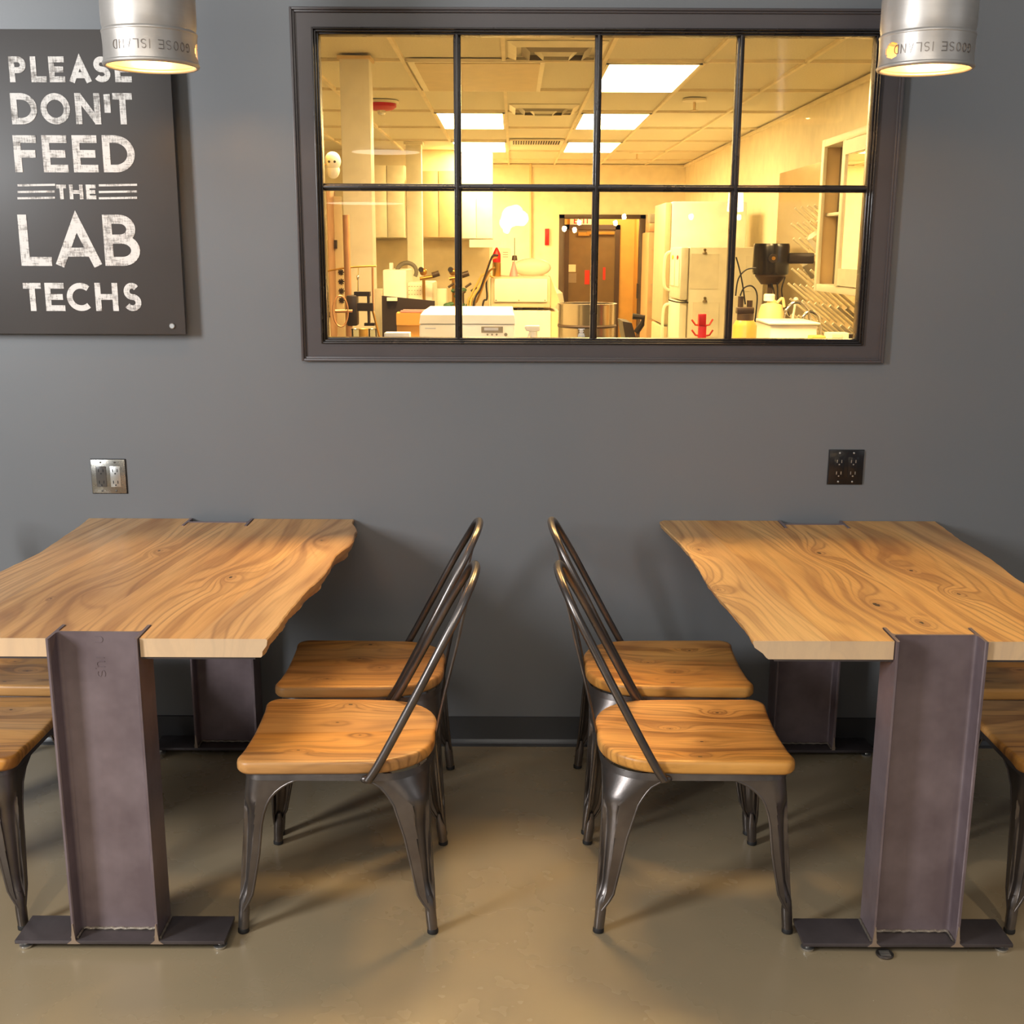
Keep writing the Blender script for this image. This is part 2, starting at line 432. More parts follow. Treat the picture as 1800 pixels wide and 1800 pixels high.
for (o, wd, y0) in ((0.014, 0.006, -0.014), (0.008, 0.006, -0.006), (0.002, 0.006, 0.004)):
    ring(m, GX0 - o, GX1 + o, GZ0 - o, GZ1 + o, GX0 - o + wd, GX1 + o - wd, GZ0 - o + wd, GZ1 + o - wd, y0, 0.05, 0.0018)
wb(m, 'sash', M['sash'], smooth=40)
MX = [-0.171, 0.256, 0.684]; MZ = 1.8375
for x in MX:
    m = MB().box(x - 0.011, x + 0.011, 0.018, 0.045, GZ0, GZ1, 0.003).box(x - 0.0045, x + 0.0045, 0.004, 0.02, GZ0, GZ1, 0.0015)
    wb(m, 'muntin', M['sash'], smooth=40)
m = MB().box(GX0, GX1, 0.019, 0.044, MZ - 0.011, MZ + 0.011, 0.003).box(GX0, GX1, 0.005, 0.02, MZ - 0.0045, MZ + 0.0045, 0.0015)
wb(m, 'muntin', M['sash'], smooth=40)
xs = [GX0] + MX + [GX1]
for i in range(4):
    for (z0, z1) in ((GZ0, MZ), (MZ, GZ1)):
        m = MB(); vs = [m.bm.verts.new(c) for c in ((xs[i], 0.031, z0), (xs[i + 1], 0.031, z0), (xs[i + 1], 0.031, z1), (xs[i], 0.031, z1))]
        m.bm.faces.new(vs); wb(m, 'pane', M['glass'], smooth=0)

# ------------------------------------------------------------------ lab beyond the window: shell
CZ = 2.763; YF = 12.5; XR = 2.32; XL = -4.2
door_px = (at(983, 377, YF), at(1135, 377, YF)); DX0, DX1, DZ = door_px[0].x, door_px[1].x, door_px[0].z
m = MB().box(XL, DX0, YF, YF + 0.12, 0, 3.2).box(DX1, XR + 0.2, YF, YF + 0.12, 0, 3.2).box(DX0, DX1, YF, YF + 0.12, DZ, 3.2)
struct(m.build('wall_far', M['lw'], smooth=0))
struct(MB().box(XR, XR + 0.12, T, 15.5, 0, 3.2).build('wall_right', M['lw'], smooth=0))
struct(MB().box(XL - 0.12, XL, T, 15.5, 0, 3.2).build('wall_left', M['lw'], smooth=0))
struct(MB().box(XL - .12, XR + 0.12, T, 15.5, CZ + 0.015, CZ + 0.1).build('ceiling', M['tiles'], smooth=0))
# tile grid
rows = [3.76 + 1.32 * k for k in range(-2, 7)]
cols = [-0.672 + 0.612 * k for k in range(-6, 6)]
m = MB()
for y in rows: m.box(XL, XR, y - 0.012, y + 0.012, CZ - 0.004, CZ + 0.016)
for x in cols: m.box(x - 0.012, x + 0.012, T, YF, CZ - 0.004, CZ + 0.016)
struct(m.build('trim_1', M['lw'], smooth=0))
m = MB().box(XL, XR, YF - 0.03, YF, CZ - 0.03, CZ).box(XR - 0.03, XR, T, YF, CZ - 0.03, CZ)
struct(m.build('trim_2', M['lw'], smooth=0))

def troffer(px0, px1, py, y0, y1, label):
    a = at(px0, py, y0); xa = min(cols, key=lambda c: abs(c - at_z(px0, py, CZ).x)) + 0.012
    t = thing('ceiling_light', label, 'ceiling light', (xa + 0.294, (y0 + y1) / 2, CZ - 0.004), 0, 'troffer lights in the lab ceiling')
    hx, hy = 0.294, (y1 - y0) / 2 - 0.014
    m = MB(); ring2 = [(-hx, hx, -hy, -hy + 0.02), (-hx, hx, hy - 0.02, hy), (-hx, -hx + 0.02, -hy, hy), (hx - 0.02, hx, -hy, hy)]
    for (x0, x1, q0, q1) in ring2: m.box(x0, x1, q0, q1, -0.008, 0.016)
    m.build('frame', M['cream'], t, smooth=0)
    MB().box(-hx + 0.02, hx - 0.02, -hy + 0.02, hy - 0.02, -0.004, 0.012).build('diffuser', M['troffer'], t, smooth=0)
ry = rows[2:]   # 3.76, 5.08, 6.40, 7.72, 9.04, 10.36
troffer(1060, 1233, 109, ry[0], ry[1], 'largest and nearest glowing rectangular lab ceiling light')
troffer(1012, 1142, 201, ry[2], ry[3], 'second row ceiling light, right of the lab air vents')
troffer(760, 878, 201, ry[2], ry[3], 'second row ceiling light, left of the lab air vents')
troffer(985, 1087, 257, ry[4], ry[5], 'farthest ceiling light right of the dark slotted grille')
troffer(783, 878, 257, ry[4], ry[5], 'farthest ceiling light left of the dark slotted grille')
# off-camera row above the window, plus two added lights washing the far wall
for xc, yc, lab in ((-0.366, 0.76, 'lab ceiling light close above the window, left one'), (0.858, 0.76, 'lab ceiling light close above the window, right one'), (-0.95, 11.4, 'added wall-wash light hidden behind the cabinet partition, nearer the exit'), (-2.3, 11.4, 'added wall-wash light hidden behind the cabinet partition, far left')):
    t = thing('ceiling_light', lab, 'ceiling light', (xc, yc, CZ - 0.004), 0, 'troffer lights in the lab ceiling')
    m = MB(); h = 0.294
    for (x0, x1, q0, q1) in ((-h, h, -h, -h + .02), (-h, h, h - .02, h), (-h, -h + .02, -h, h), (h - .02, h, -h, h)): m.box(x0, x1, q0, q1, -0.008, 0.016)
    m.build('frame', M['cream'], t, smooth=0)
    MB().box(-h + 0.02, h - 0.02, -h + 0.02, h - 0.02, -0.004, 0.012).build('diffuser', M['troffer_near'], t, smooth=0)

def diffuser(px0, px1, pyt, pyb, label, n=3):
    a = at_z(px0, pyt, CZ); b = at_z(px1, pyt, CZ); c = at_z(px1, pyb, CZ)
    cx, w_, y1, y0 = (a.x + b.x) / 2, (b.x - a.x) / 2, a.y, c.y
    w_ = 0.28; cx = 0.245
    cy = (y0 + y1) / 2; h = w_
    t = thing('ceiling_diffuser', label, 'air vent', (cx, cy, CZ - 0.004), 0, 'square air diffusers in the lab ceiling')
    for k in range(n):
        r0 = w_ * (1 - 0.28 * k); r1 = r0 - 0.05; z0 = -0.012 - 0.012 * k
        m = MB()
        for q in range(4):
            p = [(-r0, -r0), (r0, -r0), (r1, -r1), (-r1, -r1)]
            vs = []
            for zz in (0, 1):
                for j, (x, y) in enumerate(p):
                    v = Vector((x, y, (0.012 if j < 2 else z0) + zz * 0.003)); v.rotate(Matrix.Rotation(q * PI / 2, 3, 'Z')); vs.append(m.bm.verts.new(v))
            for f in ((0, 1, 2, 3), (7, 6, 5, 4), (0, 4, 5, 1), (1, 5, 6, 2), (2, 6, 7, 3), (3, 7, 4, 0)): m.bm.faces.new([vs[i] for i in f])
        m.build('louvre', M['cream'] if k % 2 == 0 else M['grey'], t, smooth=0)
diffuser(890, 1043, 74, 105, 'nearer square air diffuser in the lab ceiling')
diffuser(888, 1022, 182, 203, 'farther square air diffuser in the lab ceiling')
# return grille
c = at_z(938, 249, CZ)
t = thing('return_grille', 'dark slotted air return grille between the farthest ceiling lights', 'air vent', (0.245, c.y, CZ - 0.004))
MB().box(-0.28, 0.28, -0.22, 0.22, -0.006, 0.012).build('frame', M['cream'], t, smooth=0)
m = MB()
for k in range(19): m.box(-0.25 + 0.0265 * k, -0.25 + 0.0265 * k + 0.016, -0.19, 0.19, -0.010, -0.005)
m.build('slot_face', M['slot'], t, smooth=0)
# access panel
a = at_z(706, 105, CZ); b = at_z(876, 158, CZ)
t = thing('access_panel', 'grey recessed ceiling panel with cream rim left of the diffusers', 'panel', (-0.36 + 0.3, (a.y + b.y) / 2, CZ - 0.004))
hy = abs(a.y - b.y) / 2
MB().box(-0.58, 0.25, -hy, hy, -0.008, 0.012).build('rim', M['cream'], t, smooth=0)
MB().box(-0.54, 0.22, -hy + 0.04, hy - 0.04, -0.012, -0.007).build('panel_face', M['beige'], t, smooth=0)
# smoke strobe
c = at_z(670, 180, CZ)
t = thing('fire_alarm', 'red dome fire alarm with clear lens on the lab ceiling', 'alarm', c - Vector((0, 0, 0.004)))
MB().lathe([(0.14, 0.012), (0.135, -0.006), (0.07, -0.008)]).build('base', M['cream'], t)
MB().lathe([(0.118, -0.006), (0.118, -0.03), (0.09, -0.05), (0.04, -0.055)]).build('housing', M['red'], t)
MB().lathe([(0.034, -0.052), (0.034, -0.075), (0.018, -0.09), (0.002, -0.092)]).build('lens', M['chrome'], t)
for (px, py, lab) in ((1221, 176, 'nearer sprinkler head with round plate on the lab ceiling'), (1120, 268, 'farther small sprinkler head on the lab ceiling')):
    c = at_z(px, py, CZ); t = thing('sprinkler', lab, 'sprinkler', c - Vector((0, 0, 0.004)), 0, 'sprinklers in the lab ceiling')
    MB().lathe([(0.09, 0.012), (0.09, -0.004), (0.03, -0.012)]).build('escutcheon', M['cream'], t)
    MB().cyl((0, 0, -0.01), (0, 0, -0.07), 0.010, seg=12).lathe([(0.03, -0.07), (0.03, -0.074)]).build('nozzle', M['tan'], t)

def simple(name, label, cat, mat, m, **k):
    return tag(m.build(name, mat, None, **k), label, cat, k.get('group'))

# columns
c0, c1 = at(596, 100, 3.55), at(648, 100, 3.55)
t = thing('square_column', 'white square column nearest the window in the lab', 'column', ((c0.x + c1.x) / 2, 3.55 + 0.085, 0), 0)
hw = (c1.x - c0.x) / 2
MB().box(-hw, hw, -0.085, 0.085, 0, CZ, 0.004).build('shaft', M['white'], t)
MB().box(-hw - .012, hw + .012, -0.097, 0.097, CZ - 0.02, CZ - 0.002).build('collar', M['tan'], t, smooth=0)
c0, c1 = at(713, 250, 9.15), at(740, 250, 9.15)
t = thing('square_column', 'slim cream column farther back, between the cabinets', 'column', ((c0.x + c1.x) / 2, 9.22, 0), 0)
hw = (c1.x - c0.x) / 2
MB().box(-hw, hw, -0.07, 0.07, 0, CZ, 0.004).build('shaft', M['cream'], t)
MB().box(-hw - .02, hw + .02, -0.09, 0.09, CZ - 0.03, CZ - 0.002).build('collar', M['cream'], t, smooth=0)

# ------------------------------------------------------------------ lab furniture helpers
def pbox(x0, y0, x1, y1, Y, dep, bev=0.0, m=None, zmin=None):
    """box whose front face fills photo rectangle at distance Y and reaches dep further back"""
    a = at(x0, y0, Y); b = at(x1, y1, Y)
    m = m or MB(); z0 = b.z if zmin is None else zmin
    return m.box(min(a.x, b.x), max(a.x, b.x), Y, Y + dep, z0, max(a.z, b.z), bev)

BT = 0.92
# counters (worktops mostly hidden below the window)
def counter(x0, x1, y0, y1, label, mat='cream'):
    t = thing('lab_counter', label, 'counter', ((x0 + x1) / 2, (y0 + y1) / 2, 0), 0)
    hx, hy = (x1 - x0) / 2, (y1 - y0) / 2
    MB().box(-hx, hx, -hy, hy, BT - 0.03, BT, 0.003).build('worktop', M['counter'], t)
    MB().box(-hx + 0.02, hx - 0.02, -hy + 0.03, hy - 0.03, 0, BT - 0.03).build('cabinet_base', M[mat], t, smooth=0)
counter(-1.3, 1.15, 0.2, 1.05, 'long lab counter directly behind the window')
counter(-1.6, 0.62, 2.2, 3.05, 'lab island counter carrying the grey instruments')
counter(1.2, 2.3, 1.25, 6.2, 'sink counter along the right lab wall')
counter(-4.1, 0.1, 9.6, 10.25, 'far lab counter under the wall cabinets')
# back partition behind the upper cabinets
m = MB(); a = at(650, 420, 10.3); b = at(806, 500, 10.3)
simple('backsplash', 'brownish tiled backsplash under the far left wall cabinets', 'backsplash', M['beige'], MB().box(-4.1, at(860, 420, 10.3).x, 10.3, 10.335, 0.925, 1.75), smooth=0)
pt = MB().box(-4.1, at(866, 420, 10.34).x, 10.34, 10.44, 0, CZ); o = struct(pt.build('wall_partition', M['lw'], smooth=0))
for (x0, x1, y0, y1, mt, lab) in ((648, 712, 290, 418, 'cream', 'upper wall cabinet just right of the near white column'),
                                  (741, 800, 300, 418, 'tan', 'tan upper wall cabinet right of the far column'),
                                  (808, 866, 346, 420, 'white', 'white upper wall cabinet right of the second muntin')):
    Y = 9.95; a = at(x0, y0, Y); b = at(x1, y1, Y); t = thing('wall_cabinet', lab, 'cabinet', ((a.x + b.x) / 2, Y + 0.175, b.z), 0, 'far upper cabinets')
    hx = (b.x - a.x) / 2; h = a.z - b.z
    MB().box(-hx, hx, -0.155, 0.175, 0, h).build('body', M[mt], t, smooth=0)
    for s in (-1, 1):
        d = MB().box(min(0.004 * s, hx * s), max(0.004 * s, (hx - 0.004) * s), -0.175, -0.155, 0.005, h - 0.005, 0.003).build('door', M[mt], t)
# wall shelf and far wall details
simple('wall_shelf', 'white shelf board under the white upper cabinet', 'shelf', M['white'], pbox(825, 421, 880, 435, 9.6, 0.25))
simple('conduit', 'thin vertical conduit pipe on the far lab wall', 'pipe', M['tan'], MB().cyl(at(933, 285, YF - 0.02), at(933, 470, YF - 0.02), 0.018, seg=10))
simple('red_sign', 'small red vertical fire sign on the far wall left of the exit doorway', 'sign', M['red'], pbox(958, 402, 965, 431, YF - 0.03, 0.03, 0.003))

# exit doorway: black frame, vestibule, inner door, EXIT sign
fr = thing('exit_door_frame', 'dark brown metal frame around the exit opening in the far lab wall', 'door frame', ((DX0 + DX1) / 2, YF, 0))
hw = (DX1 - DX0) / 2; m = MB(); th = 0.075
m.box(-hw, -hw + th, -0.02, 0.14, 0, DZ, 0.004).box(hw - th, hw, -0.02, 0.14, 0, DZ, 0.004).box(-hw, hw, -0.02, 0.14, DZ - 0.055, DZ, 0.004)
m.build('frame', M['dk'], fr)
MB().box(hw - th - 0.02, hw - th + 0.005, -0.03, 0.03, 1.0, 1.2).build('latch_plate', M['dkp'], fr, smooth=0)
YV = YF + 1.6
m = MB().box(DX0 - 0.15, DX1 + 0.1, YV, YV + 0.1, 0, 2.5).box(DX1 + 0.02, DX1 + 0.12, YF + 0.12, YV, 0, 2.5).box(DX0 - 0.15, DX0 - 0.05, YF + 0.12, YV, 0, 2.5)
m.box(DX0 - 0.15, DX1 + 0.12, YF + 0.12, YV + 0.1, 2.5, 2.6)
struct(m.build('wall_vestibule', M['yellowwall'], smooth=0))
l = bpy.data.lights.new('vestibule_lamp', 'POINT'); l.energy = 34; l.color = (1, 0.78, 0.42); l.shadow_soft_size = 0.1
o = bpy.data.objects.new('vestibule_lamp', l); COL.objects.link(o); o.location = (DX1 - 0.35, YF + 0.8, 2.3)
a = at(992, 395, YV); b = at(1085, 600, YV)
d = thing('door_1', 'x', 'door', ((a.x + b.x) / 2, YV - 0.03, 0)); del d['label']; del d['category']; struct(d)
hx = (b.x - a.x) / 2
MB().box(-hx, -hx + .07, -0.05, 0.03, 0, a.z).box(hx - .07, hx, -0.05, 0.03, 0, a.z).box(-hx, hx, -0.05, 0.03, a.z - 0.07, a.z).build('door_frame', M['dk'], d, smooth=0)
MB().box(-hx + 0.07, hx - 0.07, -0.02, 0.03, 0, a.z - 0.07).build('door_leaf', M['olive'], d, smooth=0)
MB().box(-hx * 0.2, hx - 0.09, -0.09, -0.02, a.z - 0.14, a.z - 0.10).box(-hx * 0.5, -hx * 0.1, -0.07, -0.02, a.z - 0.16, a.z - 0.11).build('door_closer', M['brass'], d, smooth=0)
for (x0, y0, x1, y1, mt, nm) in ((995, 465, 1012, 478, 'paper', 'notice'), (995, 480, 1013, 497, 'grey', 'warning_notice'), (1028, 475, 1036, 500, 'orange', 'red_notice'), (1060, 470, 1064, 492, 'orange', 'red_notice')):
    p, q = at(x0, y0, YV - 0.06), at(x1, y1, YV - 0.06)
    MB().box(p.x - d.location.x, q.x - d.location.x, -0.026, -0.02, q.z, p.z).build(nm, M[mt], d, smooth=0)

# ------------------------------------------------------------------ stroke lettering
def arc(cx, cz, rx, rz, a0, a1, n=14):
    return [(cx + rx * math.cos(math.radians(a0 + (a1 - a0) * i / n)), cz + rz * math.sin(math.radians(a0 + (a1 - a0) * i / n))) for i in range(n + 1)]


def glyph(ch, x0, x1, z0, z1, w):
    h = w / 2; L, R, B, Tp = x0 + h, x1 - h, z0 + h, z1 - h; mz = (z0 + z1) / 2; mx = (x0 + x1) / 2
    W, H = R - L, Tp - B
    if ch == 'P': return [[(L, z0), (L, z1)], [(L, Tp), (R - H * .27, Tp)] + arc(R - H * .27, Tp - H * .27, H * .27, H * .27, 90, -90) + [(L, Tp - H * .54)]]
    if ch == 'L': return [[(L, z1), (L, B), (x1, B)]]
    if ch == 'E': return [[(x1, Tp), (L, Tp), (L, B), (x1, B)], [(L, mz), (x1 - W * .12, mz)]]
    if ch == 'F': return [[(x1, Tp), (L, Tp), (L, z0)], [(L, mz), (x1 - W * .1, mz)]]
    if ch == 'A': return [[(x0 + h * 1.1, z0), (mx, z1 - w * 0.75), (x1 - h * 1.1, z0)], [(L + W * .24, z0 + (z1 - z0) * .27), (R - W * .24, z0 + (z1 - z0) * .27)]]
    if ch == 'D': return [[(L, z0), (L, z1)], [(L, Tp), (L + W * .35, Tp)] + arc(L + W * .35, mz, W * .65, H / 2, 90, -90, 20) + [(L, B)]]
    if ch == 'O': return [arc(mx, mz, W / 2, H / 2, 0, 360, 32)]
    if ch == 'N': return [[(L, z0), (L, z1)], [(L, z1 - w * .3), (R, z0 + w * .3)], [(R, z0), (R, z1)]]
    if ch == 'T': return [[(x0, Tp), (x1, Tp)], [(mx, Tp), (mx, z0)]]
    if ch == 'H': return [[(L, z0), (L, z1)], [(R, z0), (R, z1)], [(L, mz), (R, mz)]]
    if ch == 'I': return [[(mx, z0), (mx, z1)]]
    if ch == "'": return [arc(mx - W * .3, z1 - (z1 - z0) * .35, W * .55, (z1 - z0) * .32, 80, -60, 8)]
    if ch == 'C': return [arc(mx + W * .12, mz, W * .62, H / 2, 48, 312, 24)]
    if ch == 'G': return [arc(mx + W * .06, mz, W * .56, H / 2, 48, 348, 24) + [(mx + W * .1, mz - 0.02 * H)]]
    if ch == 'B': return [[(L, z0), (L, z1)], [(L, Tp), (L + W * .45, Tp)] + arc(L + W * .45, Tp - H * .235, W * .42, H * .235, 90, -90) + [(L, Tp - H * .47)],
                          [(L, Tp - H * .47), (L + W * .5, Tp - H * .47)] + arc(L + W * .5, B + H * .265, W * .5, H * .265, 90, -90) + [(L, B)]]
    if ch == 'S': 
        return [arc(mx, Tp - H * .25, W * .44, H * .25, 35, 270, 14) + arc(mx, B + H * .25, W * .5, H * .25, 90, -150, 14)[1:]]
    if ch == 's': return glyph('S', x0, x1, z0, z1, w)
    if ch == 'n': return [[(L, z0), (L, z1)], [(L, Tp - W * .2)] + arc(mx, Tp - W / 2, W / 2, W / 2, 150, 0, 10) + [(R, z0)]]
    if ch == 'u': return [[(L, z1), (L, B + W * .5)] + arc(mx, B + W / 2, W / 2, W / 2, 180, 360, 10) + [(R, z1)]]
    if ch == 'X': return [[(x0 + h, z0), (x1 - h, z1)], [(x0 + h, z1), (x1 - h, z0)]]
    return []


def ribbon(m, pts, w, f, th):
    """flat stroke of width w along pts, mapped by f(x,z,depth)"""
    P = [Vector((p[0], p[1])) for p in pts]
    P = [p for i, p in enumerate(P) if i == 0 or (p - P[i - 1]).length > 1e-6]
    n = len(P)
    if n < 2: return
    closed = (P[0] - P[-1]).length < 1e-5
    if closed: P = P[:-1]; n -= 1
    Lp, Rp = [], []
    for i in range(n):
        if closed: d1 = (P[i] - P[i - 1]).normalized(); d2 = (P[(i + 1) % n] - P[i]).normalized()
        else:
            d1 = (P[i] - P[i - 1]).normalized() if i > 0 else (P[1] - P[0]).normalized()
            d2 = (P[i + 1] - P[i]).normalized() if i < n - 1 else d1
        n1 = Vector((-d1.y, d1.x)); n2 = Vector((-d2.y, d2.x)); mm = (n1 + n2)
        if mm.length < 0.2: mm = n1
        mm.normalize(); k = 1 / max(0.38, mm.dot(n1))
        Lp.append(P[i] + mm * (w / 2) * k); Rp.append(P[i] - mm * (w / 2) * k)
    V = [[m.bm.verts.new(f(p.x, p.y, dd)) for p in side] for dd in (0, th) for side in (Lp, Rp)]
    rng = range(n if closed else n - 1)
    for i in rng:
        j = (i + 1) % n
        m.bm.faces.new((V[2][i], V[2][j], V[3][j], V[3][i])); m.bm.faces.new((V[0][i], V[0][j], V[2][j], V[2][i])); m.bm.faces.new((V[1][i], V[1][j], V[3][j], V[3][i]))
    if not closed:
        for i in (0, n - 1): m.bm.faces.new((V[0][i], V[1][i], V[3][i], V[2][i]))

a, b = at(1002, 376, YV - 0.05), at(1044, 396, YV - 0.05)
t = thing('exit_sign', 'cream EXIT sign with red letters above the olive inner door', 'sign', ((a.x + b.x) / 2, YV - 0.05, b.z))
MB().box(a.x - t.location.x, b.x - t.location.x, 0, 0.05, 0, a.z - b.z, 0.004).build('housing', M['cream'], t)
m = MB()
for ch, x0, x1 in (('E', 1009, 1015), ('X', 1016, 1023), ('I', 1025, 1027), ('T', 1029, 1036)):
    p, q_ = at(x0, 381, YV - 0.05) - t.location, at(x1, 393, YV - 0.05) - t.location
    for s_ in glyph(ch, p.x, q_.x, q_.z, p.z, 0.014): ribbon(m, s_, 0.014, lambda x, z, d_: Vector((x, -0.001 - d_, z)), 0.003)
m.build('letters', M['red'], t, smooth=0)

# ------------------------------------------------------------------ blackboard sign
BY = -0.052
br = at(311, 320, BY).x; bt = at(280, 52, BY).z; bb = at(317, 588, BY).z; bl = -1.93
sg = thing('chalk_sign', 'large black sign with hand painted white chalk lettering on the left wall', 'sign', ((bl + br) / 2, 0, bb))
hx = (br - bl) / 2
MB().box(-hx, hx, BY, BY + 0.014, 0, bt - bb, 0.001).build('panel', M['board'], sg)
MB().box(-hx + 0.03, hx - 0.012, BY + 0.014, -0.0005, 0.02, bt - bb - 0.02).build('backing', M['rubber'], sg, smooth=0)
ox, oz = sg.location.x, sg.location.z
def letters(rows_, w, name):
    m = MB()
    for (ch, a, b, zt, zb) in rows_:
        p = at(a, zt, BY); q = at(b, zb, BY)
        xa = (p.x + at(a, zb, BY).x) / 2; xb = (at(b, zt, BY).x + q.x) / 2
        for k, s_ in enumerate(glyph(ch, xa - ox, xb - ox, q.z - oz, p.z - oz, w)):
            ribbon(m, s_, w, lambda x, z, d_: Vector((x, BY - 0.0002 - d_ - 0.0002 * k, z)), 0.0012)
    m.build(name, M['chalk'], sg, smooth=0)
Z = 0.3445
def row(txt, xs_, t, b): return [(c, x[0] * Z, x[1] * Z, t * Z, b * Z) for c, x in zip(txt, xs_)]
letters(row('PLEASE', [(47, 133), (157, 235), (250, 330), (348, 468), (475, 562), (585, 670)], 288, 420), 0.0165, 'word_please')
letters(row("DON'T", [(57, 190), (208, 358), (385, 513), (532, 566), (578, 677)], 475, 635), 0.0185, 'word_dont')
letters(row('FEED', [(72, 190), (218, 345), (372, 498), (525, 688)], 690, 880), 0.022, 'word_feed')
letters(row('THE', [(290, 340), (355, 425), (440, 490)], 942, 1017), 0.011, 'word_the')
letters(row('LAB', [(100, 257), (272, 518), (530, 712)], 1095, 1357), 0.027, 'word_lab')
letters(row('TECHS', [(122, 213), (232, 330), (342, 463), (487, 603), (630, 720)], 1443, 1587), 0.0175, 'word_techs')
for (x0, x1) in ((90, 282), (505, 700)):
    for y in (946, 980, 1012):
        p = at(x0 * Z, y * Z, BY); q = at(x1 * Z, (y - 3) * Z, BY)
        m = MB(); ribbon(m, [(p.x - ox, p.z - oz), (q.x - ox, q.z - oz)], 0.0062, lambda x, z, d_: Vector((x, BY - 0.0002 - d_, z)), 0.0012)
        m.build('rule_line', M['chalk'], sg, smooth=0)
p = at(303, 573, BY)
MB().lathe([(0.009, -0.0005), (0.009, -0.004), (0.007, -0.006)], (p.x - ox, BY, p.z - oz), 20, 'Y').build('screw_cap', M['silver'], sg)

# ------------------------------------------------------------------ outlets
def outlet(px, py, label, mp, mr, edge):
    c = at(px, py, 0); t = thing('wall_outlet', label, 'wall outlet', (c.x, 0, c.z))
    H_ = 0.0575
    MB().box(-H_, H_, -0.0025, 0, -H_, H_, 0.0008).build('gasket', M[edge], t)
    MB().box(-H_ + 0.002, H_ - 0.002, -0.0075, -0.002, -H_ + 0.002, H_ - 0.002, 0.002).build('cover_plate', M[mp], t)
    for s in (-1, 1):
        x = s * 0.0228
        r = MB().box(x - 0.0165, x + 0.0165, -0.0092, -0.006, -0.034, 0.034, 0.001).build('receptacle', M[mr[(s + 1) // 2]], t)
        for zz in (0.019, -0.019):
            m = MB(); m.box(x - 0.0085, x - 0.006, -0.0096, -0.009, zz - 0.004, zz + 0.006).box(x + 0.006, x + 0.0085, -0.0096, -0.009, zz - 0.004, zz + 0.006)
            m.cyl((x, -0.0096, zz - 0.009), (x, -0.009, zz - 0.009), 0.0025, seg=10)
            m.build('slots', M['slot'] if mp != 'blackp' else M['silver'], r, smooth=0)
        for zz in (-0.047, 0.047):
            MB().lathe([(0.003, -0.0072), (0.003, -0.0088), (0.0018, -0.0095)], (x, 0, zz), 12, 'Y').build('screw', M['greyp'] if mp != 'blackp' else M['silver'], t)
    return t
outlet(192, 837, 'stainless steel double outlet on the wall above the left table', 'stainless', ('greyp', 'silver'), 'rubber')
outlet(1486, 821, 'glossy black double outlet on the wall above the right table', 'blackp', ('blackp', 'blackp'), 'rubber')

# ------------------------------------------------------------------ tables
TH = 0.79
def ibeam(m, hw, hf, tf, tw, z0, z1):
    """I section, web along x, flanges (length 2*hf along y) at +-hw"""
    r = 0.009; P = []
    def fil(cx, cy, a0): return [(cx + r * math.cos(math.radians(a0 + 90 * i / 4)), cy + r * math.sin(math.radians(a0 + 90 * i / 4))) for i in range(5)]
    w2 = tw / 2; xi = hw - tf
    e_ = 0.0025
    def tip(x, y, sx, sy): return [(x, y)]
    P = [(-hw, -hf), (-xi - e_, -hf), (-xi, -hf + e_)] + list(reversed(fil(-xi + r, -w2 - r, 90)))
    P += list(reversed(fil(xi - r, -w2 - r, 0))) + [(xi, -hf + e_), (xi + e_, -hf), (hw, -hf), (hw, hf), (xi + e_, hf), (xi, hf - e_)]
    P += list(reversed(fil(xi - r, w2 + r, 270))) + list(reversed(fil(-xi + r, w2 + r, 180))) + [(-xi, hf - e_), (-xi - e_, hf), (-hw, hf)]
    m.prism(P, z0, z1); return m

